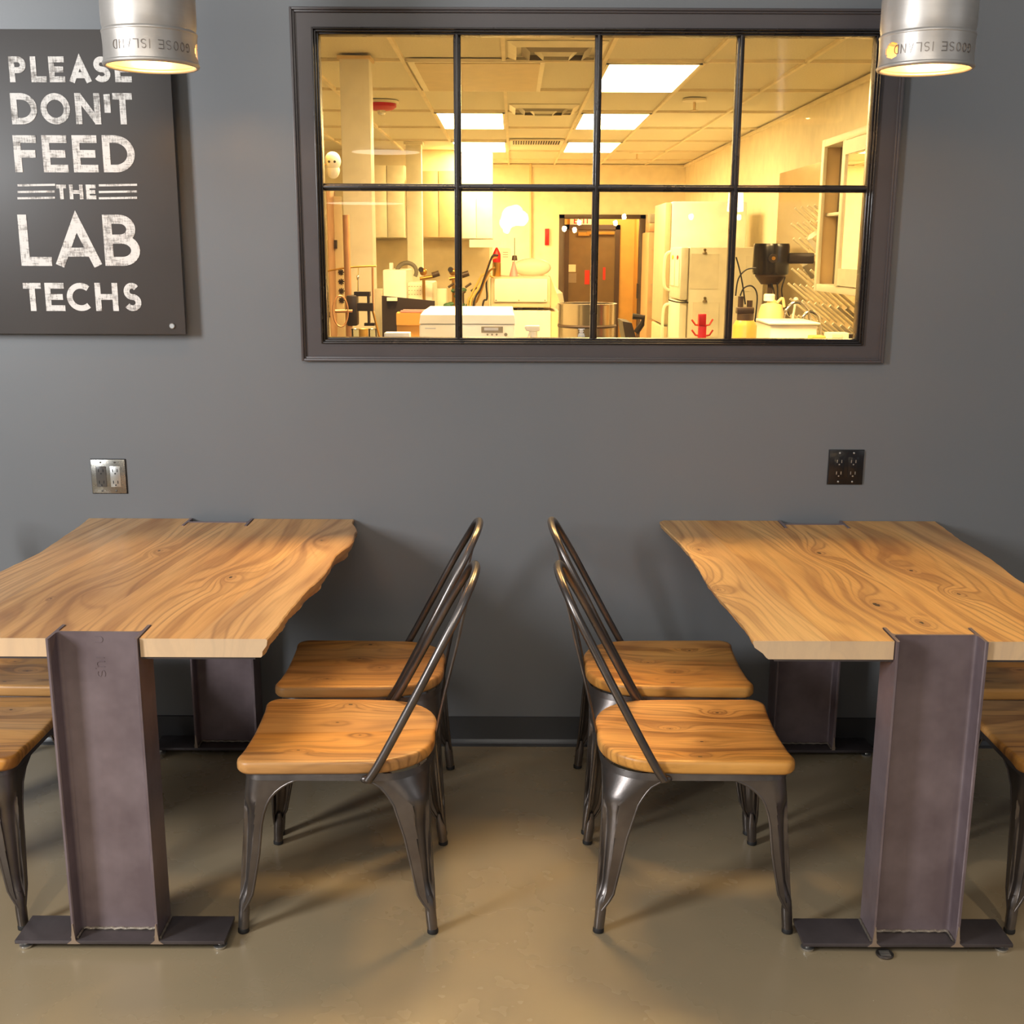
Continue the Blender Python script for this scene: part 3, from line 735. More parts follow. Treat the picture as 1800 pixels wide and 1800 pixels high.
def make_table(label, bx, left, right, mat, px_c, ins_l, ins_r, lettering=False):
    t = thing('live_edge_table', label, 'table', (bx, -0.6, 0))
    X = lambda x: x - bx; Y = lambda y: y + 0.6
    a, b = bx - 0.1034, bx + 0.1034; g = 0.0025
    def dens(pts, amp):
        out = []
        for i in range(len(pts) - 1):
            n = 6
            p0 = pts[max(i - 1, 0)]; p1 = pts[i]; p2 = pts[i + 1]; p3 = pts[min(i + 2, len(pts) - 1)]
            for k in range(n):
                s = k / n
                q = [0.5 * ((2 * p1[c]) + (-p0[c] + p2[c]) * s + (2 * p0[c] - 5 * p1[c] + 4 * p2[c] - p3[c]) * s * s + (-p0[c] + 3 * p1[c] - 3 * p2[c] + p3[c]) * s ** 3) for c in (0, 1)]
                if 0 < i + s: q[0] += rnd.uniform(-amp, amp)
                out.append(tuple(q))
        out.append(pts[-1]); return out
    Lp = dens(left, 0.0015)       # back -> front
    Rp = dens(list(reversed(right)), 0.0015)   # front -> back
    fy, byk = -1.194, -0.003
    notchF = [(a - g, fy), (a - g, -1.098), (a + .0085, -1.098), (a + .0085, -1.145), (b - .0085, -1.145), (b - .0085, -1.098), (b + g, -1.098), (b + g, fy)]
    notchB = [(b + g, byk), (b + g, -0.105), (b - .0085, -0.105), (b - .0085, -0.060), (a + .0085, -0.060), (a + .0085, -0.105), (a - g, -0.105), (a - g, byk)]
    outline = [(p, -1) for p in Lp] + [(p, 0) for p in notchF] + [(p, 1) for p in Rp] + [(p, 0) for p in notchB]
    m = MB(); layers = []
    for (z, k) in ((TH, 0.10), (TH - 0.003, 0.0), (TH - 0.016, 0.12), (TH - 0.030, 0.55), (TH - 0.040, 0.9), (TH - 0.044, 1.0)):
        ringv = []
        for (p, sd) in outline:
            ins = (ins_l if sd < 0 else ins_r) * k
            if sd and k > 0.1: ins += 0.004 * math.sin(p[1] * 37 + z * 300) * k
            if z == TH: ins = 0.003
            ringv.append(m.bm.verts.new((X(p[0] - sd * ins), Y(p[1]), z)))
        layers.append(ringv)
    n = len(outline)
    for A, B in zip(layers, layers[1:]):
        for i in range(n): m.bm.faces.new((A[i], A[(i + 1) % n], B[(i + 1) % n], B[i]))
    f1 = m.bm.faces.new(layers[0]); f2 = m.bm.faces.new(layers[-1]); f1.normal_update(); f2.normal_update(); bmesh.ops.triangulate(m.bm, faces=[f1, f2])
    m.build('tabletop', mat, t, smooth=30)
    # thin steel sheet under the wood
    x0 = min(p[0] for p in Lp) + ins_l + 0.03; x1 = max(p[0] for p in Rp) - ins_r - 0.03
    x0 = left[-1][0] + ins_l + 0.012; x1 = right[-1][0] - ins_r - 0.012
    m = MB().box(X(x0), X(a - 0.003), Y(-1.190), Y(-0.01), TH - 0.050, TH - 0.0445).box(X(b + 0.003), X(x1), Y(-1.190), Y(-0.01), TH - 0.050, TH - 0.0445)
    m.box(X(a - 0.003), X(b + 0.003), Y(-1.09), Y(-0.115), TH - 0.050, TH - 0.0445)
    m.build('support_plate', M['plate'], t, smooth=0)
    for (yc, cx) in ((-1.152, 0), (-0.054, 0)):
        c = ibeam(MB(), 0.1034, 0.0515 if yc < -1 else 0.050, 0.0075, 0.0062, 0.031, TH + 0.002).xform(Matrix.Translation((0, Y(yc), 0))).build('steel_column', M['beam'], t, smooth=30)
        w_ = MB()
        pts = [(-0.093 + 0.186 * i / 24, Y(yc) - 0.006 + 0.0012 * math.sin(i * 2.3), 0.0345 + 0.001 * math.sin(i * 1.7)) for i in range(25)]
        w_.tube(pts, 0.0035, 8)
        for s in (-1, 1):
            w_.tube([(s * 0.1065, Y(yc) - 0.046 + 0.092 * i / 14, 0.0345 + 0.001 * math.sin(i * 2.1)) for i in range(15)], 0.0032, 8)
            w_.tube([(s * 0.0925, Y(yc) - 0.046 + 0.040 * i / 8, 0.0345 + 0.001 * math.sin(i * 2.6)) for i in range(9)], 0.0028, 8)
        w_.build('weld_bead', M['weld'], c)
        # bright ground tips at the foot of each flange
        for s in (-1, 1):
            gm = MB(); xx = s * 0.0997; yy = Y(yc) - (0.0515 if yc < -1 else 0.050)
            gm.prism([(xx - 0.016, 0.0225), (xx + 0.016, 0.0225), (xx + 0.005, 0.0318), (xx + 0.0012, 0.075), (xx - 0.0012, 0.075), (xx - 0.005, 0.0318)], yy - 0.0035, yy + 0.0, 'XZ')
            gm.build('ground_patch', M['ground'], c, smooth=20)
        pl = MB().box(px_c - 0.252, px_c + 0.252, Y(yc) - 0.054, Y(yc) + 0.0535, 0.0215, 0.031, 0.0012).build('base_plate', M['plate'], t)
        for s in (-1, 1):
            MB().lathe([(0.014, 0), (0.016, 0.003), (0.016, 0.007), (0.006, 0.009), (0.006, 0.0215)], (px_c + s * 0.235, Y(yc) - 0.03, 0), 20).build('leveling_foot', M['silver'], pl)
    if lettering:
        lm = MB(); hgt = 0.019; wd = 0.0016
        # text runs up the web: local text x -> world z, local text z -> world -x
        base_x = X(at(183, 1150, -1.155).x); zt = at(175, 1190, -1.155).z
        def ff(x, z, d_): return Vector((base_x - z, Y(-1.152) - 0.0030 - d_, zt + x))
        for ch, cur, wl in (('s', 0.0, 0.017), ('.', 0.0205, 0.003), ('n', 0.0245, 0.0145), ('I', 0.046, 0.003), ('u', 0.084, 0.0155)):
            if ch == '.': ribbon(lm, [(cur, hgt * 1.15), (cur + 0.002, hgt * 1.15)], 0.002, ff, 0.0012)
            else:
                for s_ in glyph(ch, cur, cur + wl, 0, hgt, wd): ribbon(lm, s_, wd, ff, 0.0012)
        lm.build('raised_lettering', M['beam'], t, smooth=0)
    return t

TL_right = [(-0.516, -0.003), (-0.512, -0.06), (-0.488, -0.14), (-0.485, -0.214), (-0.482, -0.33), (-0.505, -0.45), (-0.507, -0.579), (-0.513, -0.702), (-0.529, -0.798), (-0.538, -0.924), (-0.544, -1.022), (-0.547, -1.117), (-0.553, -1.194)]
TL_left = [(-1.385, -0.003), (-1.376, -0.12), (-1.374, -0.25), (-1.372, -0.447), (-1.396, -0.644), (-1.410, -0.85), (-1.395, -1.05), (-1.385, -1.194)]
make_table('live edge wood slab table on steel I-beam legs, below the chalk sign', -0.948, TL_left, TL_right, M['wood_l'], 0.010, 0.02, 0.018, True)
TR_left = [(0.494, -0.003), (0.478, -0.035), (0.490, -0.14), (0.504, -0.261), (0.515, -0.40), (0.519, -0.52), (0.520, -0.65), (0.521, -0.747), (0.532, -0.91), (0.546, -1.073), (0.546, -1.194)]
TR_right = [(1.386, -0.003), (1.380, -0.12), (1.374, -0.258), (1.378, -0.439), (1.370, -0.597), (1.365, -0.715), (1.375, -0.9), (1.362, -1.05), (1.360, -1.194)]
make_table('live edge wood slab table on steel I-beam legs, right of the middle chairs', 0.973, TR_left, TR_right, M['wood_r'], -0.018, 0.040, 0.02)

# coin like disc on the floor
c = at_z(1555, 1679, 0)
cn = thing('metal_disc', 'small dark embossed metal disc lying on the floor before the right table', 'disc', (c.x, c.y, 0))
MB().lathe([(0.0005, 0.0), (0.019, 0.0), (0.021, 0.002), (0.021, 0.005), (0.019, 0.0065), (0.017, 0.0055), (0.0005, 0.0055)], (0, 0, 0), 28).build('disc', M['gun'], cn)
m = MB()
for k in range(4): m.box(-0.012, 0.012, -0.011 + k * 0.006, -0.008 + k * 0.006, 0.0054, 0.0062)
m.build('relief', M['silver'], cn, smooth=0)

# ------------------------------------------------------------------ chairs
def lerp(tab, z):
    tab = sorted(tab)
    if z <= tab[0][0]: return tab[0][1]
    for (a, va), (b, vb) in zip(tab, tab[1:]):
        if z <= b: return va + (vb - va) * (z - a) / (b - a)
    return tab[-1][1]

def make_chair(label):
    t = thing('metal_chair', label, 'chair', (0, 0, 0))
    # seat -------------------------------------------------
    out = []
    hwF, hwB, xf, xb, rf, rb = 0.205, 0.198, 0.240, -0.232, 0.035, 0.15
    def cor(cx, cy, r, a0, a1, n): return [(cx + r * math.cos(math.radians(a0 + (a1 - a0) * i / n)), cy + r * math.sin(math.radians(a0 + (a1 - a0) * i / n))) for i in range(n + 1)]
    out += [(xf - 0.004 , y) for y in (-0.13, -0.06, 0, 0.06, 0.13)]
    out += cor(xf - rf, hwF - rf, rf, 0, 90, 6)
    out += [(x, hwF + (hwB - hwF) * (xf - x) / 0.47) for x in (0.12, 0.04, -0.03)]
    out += cor(xb + rb, hwB - rb, rb, 90, 180, 10)
    out += [(xb, 0)]
    out += [(p[0], -p[1]) for p in reversed(out[5:-1])]
    ZS = 0.447
    def top(x, y):
        d = 0.010 * math.exp(-((x - 0.02) / 0.16) ** 4) * math.exp(-(y / 0.15) ** 4)
        fr_ = 0.013 * math.exp(-((x - xf) / 0.10) ** 2) * math.exp(-(y / 0.12) ** 2)
        return ZS - d - fr_
    m = MB(); rings = []; cx0 = 0.0
    N = len(out)
    def rg(k, zf):
        return [m.bm.verts.new((cx0 + (x - cx0) * k, y * k, zf(x * k, y * k))) for (x, y) in out]
    rings.append(rg(0.96, lambda x, y: 0.4125)); rings.append(rg(0.985, lambda x, y: 0.4145)); rings.append(rg(1.0, lambda x, y: 0.421))
    rings.append(rg(1.0, lambda x, y: top(x, y) - 0.010)); rings.append(rg(0.995, lambda x, y: top(x, y) - 0.005)); rings.append(rg(0.982, lambda x, y: top(x, y) - 0.0012))
    for k in (0.96, 0.92, 0.86, 0.8, 0.72, 0.62, 0.5, 0.36, 0.2, 0.08): rings.append(rg(k, top))
    for A, B in zip(rings, rings[1:]):
        for i in range(N): m.bm.faces.new((A[i], A[(i + 1) % N], B[(i + 1) % N], B[i]))
    m.bm.faces.new(rings[0]); m.bm.faces.new(rings[-1])
    m.build('seat', M['seat'], t, smooth=50)
    # seat frame band ---------------------------------------
    def plan(k, z):
        # rounded rectangle
        P = []
        for (sx, sy, r) in ((1, 1, 0.045), (-1, 1, 0.115), (-1, -1, 0.115), (1, -1, 0.045)):
            X_ = 0.222 if sx > 0 else 0.224; Y_ = 0.193
            a0 = {(1, 1): 0, (-1, 1): 90, (-1, -1): 180, (1, -1): 270}[(sx, sy)]
            P += [(sx * (X_ - r) + (r + k) * math.cos(math.radians(a0 + 15 * i)), sy * (Y_ - r) + (r + k) * math.sin(math.radians(a0 + 15 * i)), z) for i in range(7)]
        return P
    m = MB(); L_ = [[m.bm.verts.new(p) for p in plan(k, z)] for (k, z) in ((0.0, 0.4125), (0.0045, 0.396), (0.0025, 0.396), (-0.002, 0.411))]
    n = len(L_[0])
    for A, B in zip(L_, L_[1:] + L_[:1]):
        for i in range(n): m.bm.faces.new((A[i], A[(i + 1) % n], B[(i + 1) % n], B[i]))
    m.box(-0.215, 0.215, -0.012, 0.012, 0.398, 0.403)
    # cross braces under the seat
    m.tube([(-0.185, -0.165, 0.365), (0.0, 0.0, 0.385), (0.2, 0.178, 0.365)], 0.006, 8).tube([(-0.185, 0.165, 0.365), (0.0, 0.0, 0.385), (0.2, -0.178, 0.365)], 0.006, 8)
    m.build('seat_frame', M['gun'], t)
    # legs ---------------------------------------------------
    def leg(sx, sy):
        m = MB(); rr_top = 0.045 if sx > 0 else 0.115
        zs = [0.4105, 0.406, 0.402, 0.396, 0.388, 0.378, 0.366, 0.350, 0.332, 0.310, 0.285, 0.25, 0.21, 0.17, 0.13, 0.105, 0.085, 0.070, 0.062]
        if sx > 0: CX = [(0, .2475), (.1, .241), (.2, .235), (.327, .228), (.41, .222)]; WL = [(.062, .014), (.075, .020), (.1, .033), (.2, .046), (.285, .050), (.323, .056), (.35, .068), (.369, .083), (.385, .104), (.396, .130), (.402, .16), (.4105, .225)]
        else: CX = [(0, .2475), (.1, .238), (.2, .2315), (.327, .225), (.41, .224)]; WL = [(.062, .014), (.075, .022), (.1, .037), (.2, .052), (.25, .060), (.332, .082), (.36, .098), (.378, .114), (.39, .134), (.396, .15), (.402, .175), (.4105, .235)]
        CYv = [(0, .231), (.1, .224), (.2, .2155), (.327, .203), (.41, .193)]
        WY = [(.062, .014), (.075, .020), (.1, .034), (.2, .048), (.3, .058), (.35, .075), (.378, .10), (.396, .135), (.402, .155), (.4105, .196)]
        K = 11; surf = []; lipx = []; lipy = []
        for z in zs:
            cx, cy = lerp(CX, z), lerp(CYv, z); wx, wy = lerp(WL, z), lerp(WY, z)
            r = min(lerp([(0.06, 0.012), (0.2, 0.020), (0.33, 0.034), (0.4, rr_top)], z), wx * 0.9, wy * 0.9)
            pts = [(-(wx) * (1 - i / K) - r * 0 + (-r) * (i / K), 0.0) for i in range(K)]     # along x side from wing end to fillet start
            pts = [(-wx + (wx - r) * i / K, 0.0) for i in range(K)]
            arcp = [(-r + r * math.sin(math.radians(90 * i / 10)), -r + r * math.cos(math.radians(90 * i / 10))) for i in range(11)]
            pts2 = [(0.0, -r - (wy - r) * i / K) for i in range(1, K + 1)]
            allp = pts + arcp + pts2
            g = lerp([(.085, 0), (.10, .5), (.13, 1), (.27, 1), (.315, .7), (.345, 0)], z)
            row_ = []
            for (px_, py_) in allp:
                # groove pressed into the corner: distance along section from the corner
                d = (abs(px_ + r * 0.3) if py_ > -r * 0.3 else abs(py_ + r * 0.3))
                dd = math.hypot(px_ + 0.29 * r, py_ + 0.29 * r)
                gw = 0.023 * lerp([(.1, .65), (.2, .9), (.3, 1.05)], z)
                k = g * max(0.0, 1 - (dd / gw) ** 6) * 0.018
                row_.append((cx + px_ - k * 0.707, cy + py_ - k * 0.707))
            surf.append([(x * sx, y * sy, z) for (x, y) in row_])
            lipx.append(surf[-1][0]); lipy.append(surf[-1][-1])
        V = [[m.bm.verts.new(p) for p in r_] for r_ in surf]
        for A, B in zip(V, V[1:]):
            for i in range(len(A) - 1): m.bm.faces.new((A[i], A[i + 1], B[i + 1], B[i]))
        bmesh.ops.recalc_face_normals(m.bm, faces=m.bm.faces[:])
        bmesh.ops.solidify(m.bm, geom=m.bm.faces[:], thickness=0.002)
        # rolled lips
        lx = [(p[0], p[1] - sy * 0.002, p[2]) for p in lipx[1:]]; ly = [(p[0] - sx * 0.002, p[1], p[2]) for p in lipy[1:]]
        m.tube(lx, 0.0036, 8); m.tube(ly, 0.0036, 8)
        # tubular foot
        fx, fy = lerp(CX, 0.085) - 0.014, lerp(CYv, 0.085) - 0.014
        gx, gy = lerp(CX, 0.0) - 0.013, lerp(CYv, 0.0) - 0.013
        P = [(sx * (fx + (gx - fx) * s_), sy * (fy + (gy - fy) * s_), 0.10 * (1 - s_) + 0.004 * s_) for s_ in (0, .25, .4, .6, .9, 1)]
        m.tube(P, 0.0125, 16, radii=[0.006, 0.0115, 0.0135, 0.0135, 0.0128, 0.012])
        lg = m.build('leg', M['gun'], t, smooth=50)
        MB().lathe([(0.0105, 0.0), (0.0138, 0.002), (0.0138, 0.010), (0.0125, 0.013)], (sx * gx, sy * gy, 0), 16).build('foot_cap', M['rubber'], lg)
    for sx in (1, -1):
        for sy in (1, -1): leg(sx, sy)
    # back hoop ----------------------------------------------
    half = [(-0.082, 0.209, 0.402), (-0.115, 0.206, 0.455), (-0.205, 0.194, 0.625), (-0.262, 0.176, 0.735), (-0.300, 0.150, 0.805), (-0.322, 0.112, 0.848), (-0.334, 0.062, 0.868), (-0.338, 0.0, 0.874)]
    def spline(pts, n=8):
        o_ = []
        for i in range(len(pts) - 1):
            p0, p1, p2, p3 = [Vector(pts[min(max(j, 0), len(pts) - 1)]) for j in (i - 1, i, i + 1, i + 2)]
            for k in range(n):
                s = k / n
                o_.append(0.5 * ((2 * p1) + (p2 - p0) * s + (2 * p0 - 5 * p1 + 4 * p2 - p3) * s * s + (3 * p1 - p0 - 3 * p2 + p3) * s ** 3))
        o_.append(Vector(pts[-1])); return o_
    full = half + [(x, -y, z) for (x, y, z) in reversed(half[:-1])]
    sp = spline(full, 6)
    MB().tube(sp, 0.0105, 14).build('back_hoop', M['gun'], t, smooth=60)
    for s in (-1, 1): MB().sphere((-0.079, s * 0.205, 0.404), 0.011, (1.5, 0.8, 0.9), 12).build('hoop_bracket', M['gun'], t)
    # central rear strut -------------------------------------
    m = MB(); P = [(-0.334, 0.866, 0.005), (-0.312, 0.78, 0.005), (-0.285, 0.66, 0.0055), (-0.258, 0.55, 0.007), (-0.243, 0.48, 0.010), (-0.235, 0.44, 0.013), (-0.229, 0.405, 0.014)]
    vs = []
    for (x, z, hw_) in P:
        vs.append([m.bm.verts.new((x + dx, dy * hw_, z)) for (dx, dy) in ((-0.004, -0.6), (-0.004, 0.6), (0.0, 1), (0.004, 0.6), (0.004, -0.6), (0.0, -1))])
    for A, B in zip(vs, vs[1:]):
        for i in range(6): m.bm.faces.new((A[i], A[(i + 1) % 6], B[(i + 1) % 6], B[i]))
    m.bm.faces.new(vs[0]); m.bm.faces.new(vs[-1])
    m.build('back_strut', M['gun'], t, smooth=60)
    return t

chairs = [  # x, y, facing, label
    (-0.427, -0.900, PI, 'wood seated metal chair at the left table, nearer of its middle two'),
    (-0.432, -0.412, PI, 'wood seated metal chair at the left table, by the wall in the middle'),
    (0.453, -0.893, 0, 'wood seated metal chair at the right table, nearer of its middle two'),
    (0.452, -0.400, 0, 'wood seated metal chair at the right table, by the wall in the middle'),
    (-1.445, -0.890, 0, 'chair cut by the left photo edge, nearer of the two there'),
    (-1.455, -0.410, 0, 'chair cut by the left photo edge, seat seen behind the nearer one'),
    (1.475, -0.890, PI, 'chair cut by the right photo edge, nearer of the two there'),
    (1.475, -0.410, PI, 'chair cut by the right photo edge, seat seen behind the nearer one'),
]
proto = None
for (x, y, rz, lab) in chairs:
    if proto is None: proto = make_chair(lab); o = proto
    else: o = copy_tree(proto)
    o.location = (x, y, 0); o.rotation_euler = (0, 0, rz); o['label'] = lab; o['group'] = 'metal chairs with wooden seats'

# ------------------------------------------------------------------ keg pendant lamps
def keg(x, y, label, rot):
    t = thing('keg_pendant_lamp', label, 'pendant lamp', (x, y, 2.098), rot)
    R = 0.1165
    # skirt with hand holes: built as a grid with gaps
    m = MB(); NA = 128; NZ = 40; z0, z1 = 0.006, 0.077
    def rad(z): return R * (1 + 0.010 * math.exp(-((z - 0.0) / 0.018) ** 2)) - 0.0015 * math.sin(PI * z / 0.077)
    def hole(a, z):
        for ha in ((PI + 0.16, -0.30) if x > 0 else (PI - 0.10, 0.06)):
            da = (a - ha + PI) % (2 * PI) - PI
            if ((da * R) / 0.023) ** 2 + ((z - 0.040) / 0.019) ** 2 < 1: return True
        return False
    V = {}
    def vv(i, j, off):
        k = (i % NA, j, off)
        if k not in V:
            a = 2 * PI * i / NA; z = z0 + (z1 - z0) * j / NZ; r = rad(z) - off * 0.0035
            V[k] = m.bm.verts.new((r * math.cos(a), r * math.sin(a), z))
        return V[k]
    solid = {(i, j): not hole(2 * PI * (i + .5) / NA, z0 + (z1 - z0) * (j + .5) / NZ) for i in range(NA) for j in range(NZ)}
    for (i, j), ok in solid.items():
        if not ok: continue
        for off in (0, 1): m.bm.faces.new((vv(i, j, off), vv(i + 1, j, off), vv(i + 1, j + 1, off), vv(i, j + 1, off)))
        if not solid[((i + 1) % NA, j)]: m.bm.faces.new((vv(i + 1, j, 0), vv(i + 1, j + 1, 0), vv(i + 1, j + 1, 1), vv(i + 1, j, 1)))
        if not solid[((i - 1) % NA, j)]: m.bm.faces.new((vv(i, j, 0), vv(i, j + 1, 0), vv(i, j + 1, 1), vv(i, j, 1)))
        if j == 0 or not solid[(i, j - 1)]: m.bm.faces.new((vv(i, j, 0), vv(i + 1, j, 0), vv(i + 1, j, 1), vv(i, j, 1)))
        if j == NZ - 1 or not solid[(i, j + 1)]: m.bm.faces.new((vv(i, j + 1, 0), vv(i + 1, j + 1, 0), vv(i + 1, j + 1, 1), vv(i, j + 1, 1)))
    # rolled rim
    m.tube([((R - 0.003) * math.cos(2 * PI * k / 64), (R - 0.003) * math.sin(2 * PI * k / 64), 0.006) for k in range(64)], 0.006, 10, closed=True)
    m.build('skirt', M['keg'], t, smooth=50)
    # body shell above
    m = MB(); prof = [(R - 0.004, 0.073), (R + 0.0005, 0.077), (R + 0.0012, 0.081), (R - 0.003, 0.086), (R - 0.0005, 0.10), (R, 0.115), (R, 0.42), (R - 0.012, 0.46), (0.06, 0.485), (0.02, 0.49), (0.0005, 0.49)]
    m.lathe(prof, seg=64, close=False)
    m.lathe([(r - 0.003, z) for (r, z) in prof[:-1]], seg=64, close=False)
    m.build('body', M['keg'], t, smooth=50)
    m = MB().lathe([(R - 0.006, 0.080), (R - 0.008, 0.085), (0.070, 0.125), (0.03, 0.155), (0.0005, 0.155)], seg=48, close=False)
    m.build('reflector', M['kegin'], t, smooth=50)  # orange colour paints the bulb's warm glow onto the inner steel
    MB().sphere((0, 0, 0.075), 0.034, (1, 1, 1.1), 20).build('bulb', M['kegbulb'], t)
    m = MB(); txt = 'GOOSE ISLAND'; hgt = 0.0215; wl = 0.0135; gap = 0.0058; wd = 0.0019
    zc = 0.040; total = len(txt) * (wl + gap) - 0.012; ca = math.atan2(CAM_Y - y, -x); cur = -total / 2
    # lettering is upside down: text x runs to -x in view, text z runs downwards
    def ff(xx, zz, d_):
        a = ca - xx / R - rot + (0.14 if x > 0 else 0.0); r = rad(zc) + d_ - 0.0003; return Vector((r * math.cos(a), r * math.sin(a), zc - zz))
    for ch in txt:
        if ch == ' ': cur += wl; continue
        w_ = wl if ch != 'I' else 0.003
        for s_ in glyph(ch, cur, cur + w_, -hgt / 2, hgt / 2, wd): ribbon(m, s_, wd, ff, 0.0018)
        cur += w_ + gap
    m.build('embossed_lettering', M['kegtext_shade'], t, smooth=0)  # same keg metal, darkened so the embossing's shading is in the colour
    MB().cyl((0, 0, 0.485), (0, 0, 1.1), 0.006, seg=10).build('stem', M['concrete'], t)
    l = bpy.data.lights.new('keg_lamp_light', 'POINT'); l.energy = 3.2; l.color = (1.0, 0.55, 0.18); l.shadow_soft_size = 0.02
    o = bpy.data.objects.new('keg_lamp_light', l); COL.objects.link(o); o.location = (x, y, 2.098 + 0.030)
keg(-0.919, -0.57, 'steel keg pendant lamp hanging in front of the chalk sign', 0.06)
keg(1.044, -0.57, 'steel keg pendant lamp overlapping the window frame corner, orange hand hole visible', 0.30)

# ------------------------------------------------------------------ lamps in the bar behind the camera (mirrored in the window glass)
def mirror(px, py, Yv):
    p = at(px, py, Yv); return Vector((p.x, 0.062 - p.y, p.z))
for (px, py) in ((992, 402), (1010, 404), (1018, 391), (1082, 392), (1097, 381), (1215, 381), (1299, 382)):
    c = mirror(px, py, 9.0); t = thing('bulb_pendant', 'bare filament bulb hanging on a cord in the bar behind', 'pendant lamp', c, 0, 'bare bulbs mirrored in the glass')
    MB().sphere((0, 0, 0), 0.026, (1, 1, 1.25), 14).build('bulb', M['bulb'], t)
    MB().cyl((0, 0, 0.03), (0, 0, 0.07), 0.014, seg=12).cyl((0, 0, 0.07), (0, 0, 1.2), 0.004, seg=8).build('cord', M['rubber'], t)
for (px, py, wpx, lab) in ((678, 268, 118, 'white dome pendant mirrored in the upper left pane'), (640, 358, 140, 'white dome pendant mirrored over the near column'), (762, 335, 95, 'white dome pendant mirrored at the left muntin crossing')):
    Yv = {678: 5.0, 640: 6.6, 762: 8.2}[px]; c = mirror(px, py, Yv); r = wpx / 2 / F_PX * (Yv + 3.6)
    t = thing('dome_pendant', lab, 'pendant lamp', c, 0, 'dome pendants mirrored in the glass')
    MB().lathe([(r, 0.0), (r * 0.9, 0.02), (r * 0.5, 0.04), (r * 0.15, 0.055), (0.02, 0.2), (0.0005, 0.2)], close=False).build('shade', M['white'], t)
    MB().lathe([(0.0005, 0.0), (r * 0.97, 0.002)], close=False).build('diffuser', M['disc'], t)
    MB().cyl((0, 0, 0.2), (0, 0, 1.0), 0.004, seg=8).build('cord', M['rubber'], t)
c = mirror(1293, 357, 8.0)
simple('frosted_lamp', 'frosted white cylinder lamp mirrored at the third muntin', 'lamp', M['bulb2'], MB().lathe([(0.03, 0.11), (0.07, 0.11), (0.08, -0.08), (0.03, -0.085)], c))
t = thing('globe_lamp', 'cluster of frosted white globe lamps mirrored beside the white cabinet', 'lamp', mirror(903, 384, 8.0))
m = MB()
for (dx, dz, r) in ((-0.02, 0.02, 0.10), (0.07, 0.0, 0.075), (-0.07, -0.04, 0.07), (-0.07, -0.11, 0.035), (0.02, 0.06, 0.07)): m.sphere((dx, 0, dz), r, (1, 0.7, 1), 16)
m.build('globes', M['bulb2'], t)

# ------------------------------------------------------------------ lab things
def grp(name, label, cat, x, y, z, group=None, rz=0): return thing(name, label, cat, (x, y, z), rz, group)


class Rel:
    """builds parts in the frame of a thing from photo positions at distance Y"""
    def __init__(s, name, label, cat, px, py, Y, zbase=None, group=None):
        p = at(px, py, Y); s.o = Vector((p.x, Y, p.z if zbase is None else zbase)); s.Y = Y
        s.t = thing(name, label, cat, s.o, 0, group)

    def P(s, px, py, dy=0.0): 
        p = at(px, py, s.Y + dy); return p - s.o

    def box(s, x0, y0, x1, y1, d0, d1, name=None, mat=None, bev=0.0, down=False, m=None, parent=None):
        a = s.P(x0, y0, d0); b = s.P(x1, y1, d0); m = m or MB()
        m.box(a.x, b.x, d0, d1, 0 if down else b.z, a.z, bev)
        return m.build(name, M[mat], parent or s.t) if name else m

    def tube(s, pts, r, name=None, mat=None, seg=10, m=None, parent=None):
        m = m or MB(); m.tube([s.P(*p) for p in pts], r, seg)
        return m.build(name, M[mat], parent or s.t, smooth=60) if name else m


def smoothpts(pts, n=6):
    o_ = []
    for i in range(len(pts) - 1):
        q = [Vector(pts[min(max(j, 0), len(pts) - 1)]) for j in (i - 1, i, i + 1, i + 2)]
        for k in range(n):
            t = k / n; o_.append(0.5 * ((2 * q[1]) + (q[2] - q[0]) * t + (2 * q[0] - 5 * q[1] + 4 * q[2] - q[3]) * t * t + (3 * q[1] - q[0] - 3 * q[2] + q[3]) * t ** 3))
    o_.append(Vector(pts[-1])); return [tuple(v) for v in o_]

# yellow pole with mask
r = Rel('yellow_post', 'bright yellow upright post at the left edge of the window, in the lab', 'post', 571, 400, 0.50, BT)
r.box(567, 228, 575, 590, 0, 0.02, 'post', 'yellow', 0.002, True)
r = Rel('safety_mask', 'white moulded face mask with two dark eye holes beside the yellow post', 'mask', 585, 290, 0.545)
m = MB().sphere((0, 0.0, 0), 0.030, (1.0, 0.55, 1.0), 24)
MB_ = MB().sphere((0, 0.0, 0.012), 0.029, (1.0, 0.75, 1.15), 24).sphere((0, 0.002, -0.018), 0.024, (1, 0.75, 1.2), 24); m.bm.free()
MB_.build('shell', M['white'], r.t, smooth=60)
for s_ in (-1, 1): MB().sphere((s_ * 0.010, -0.021, 0.010), 0.0045, (1, 0.5, 1), 12).build('eye_hole', M['dkp'], r.t)
MB().tube([(-0.030, -0.030, 0.0), (-0.02, 0.0, 0.0), (0.0, 0.018, 0.002), (0.025, 0.012, 0.0)], 0.002, 8).build('strap', M['brass'], r.t)

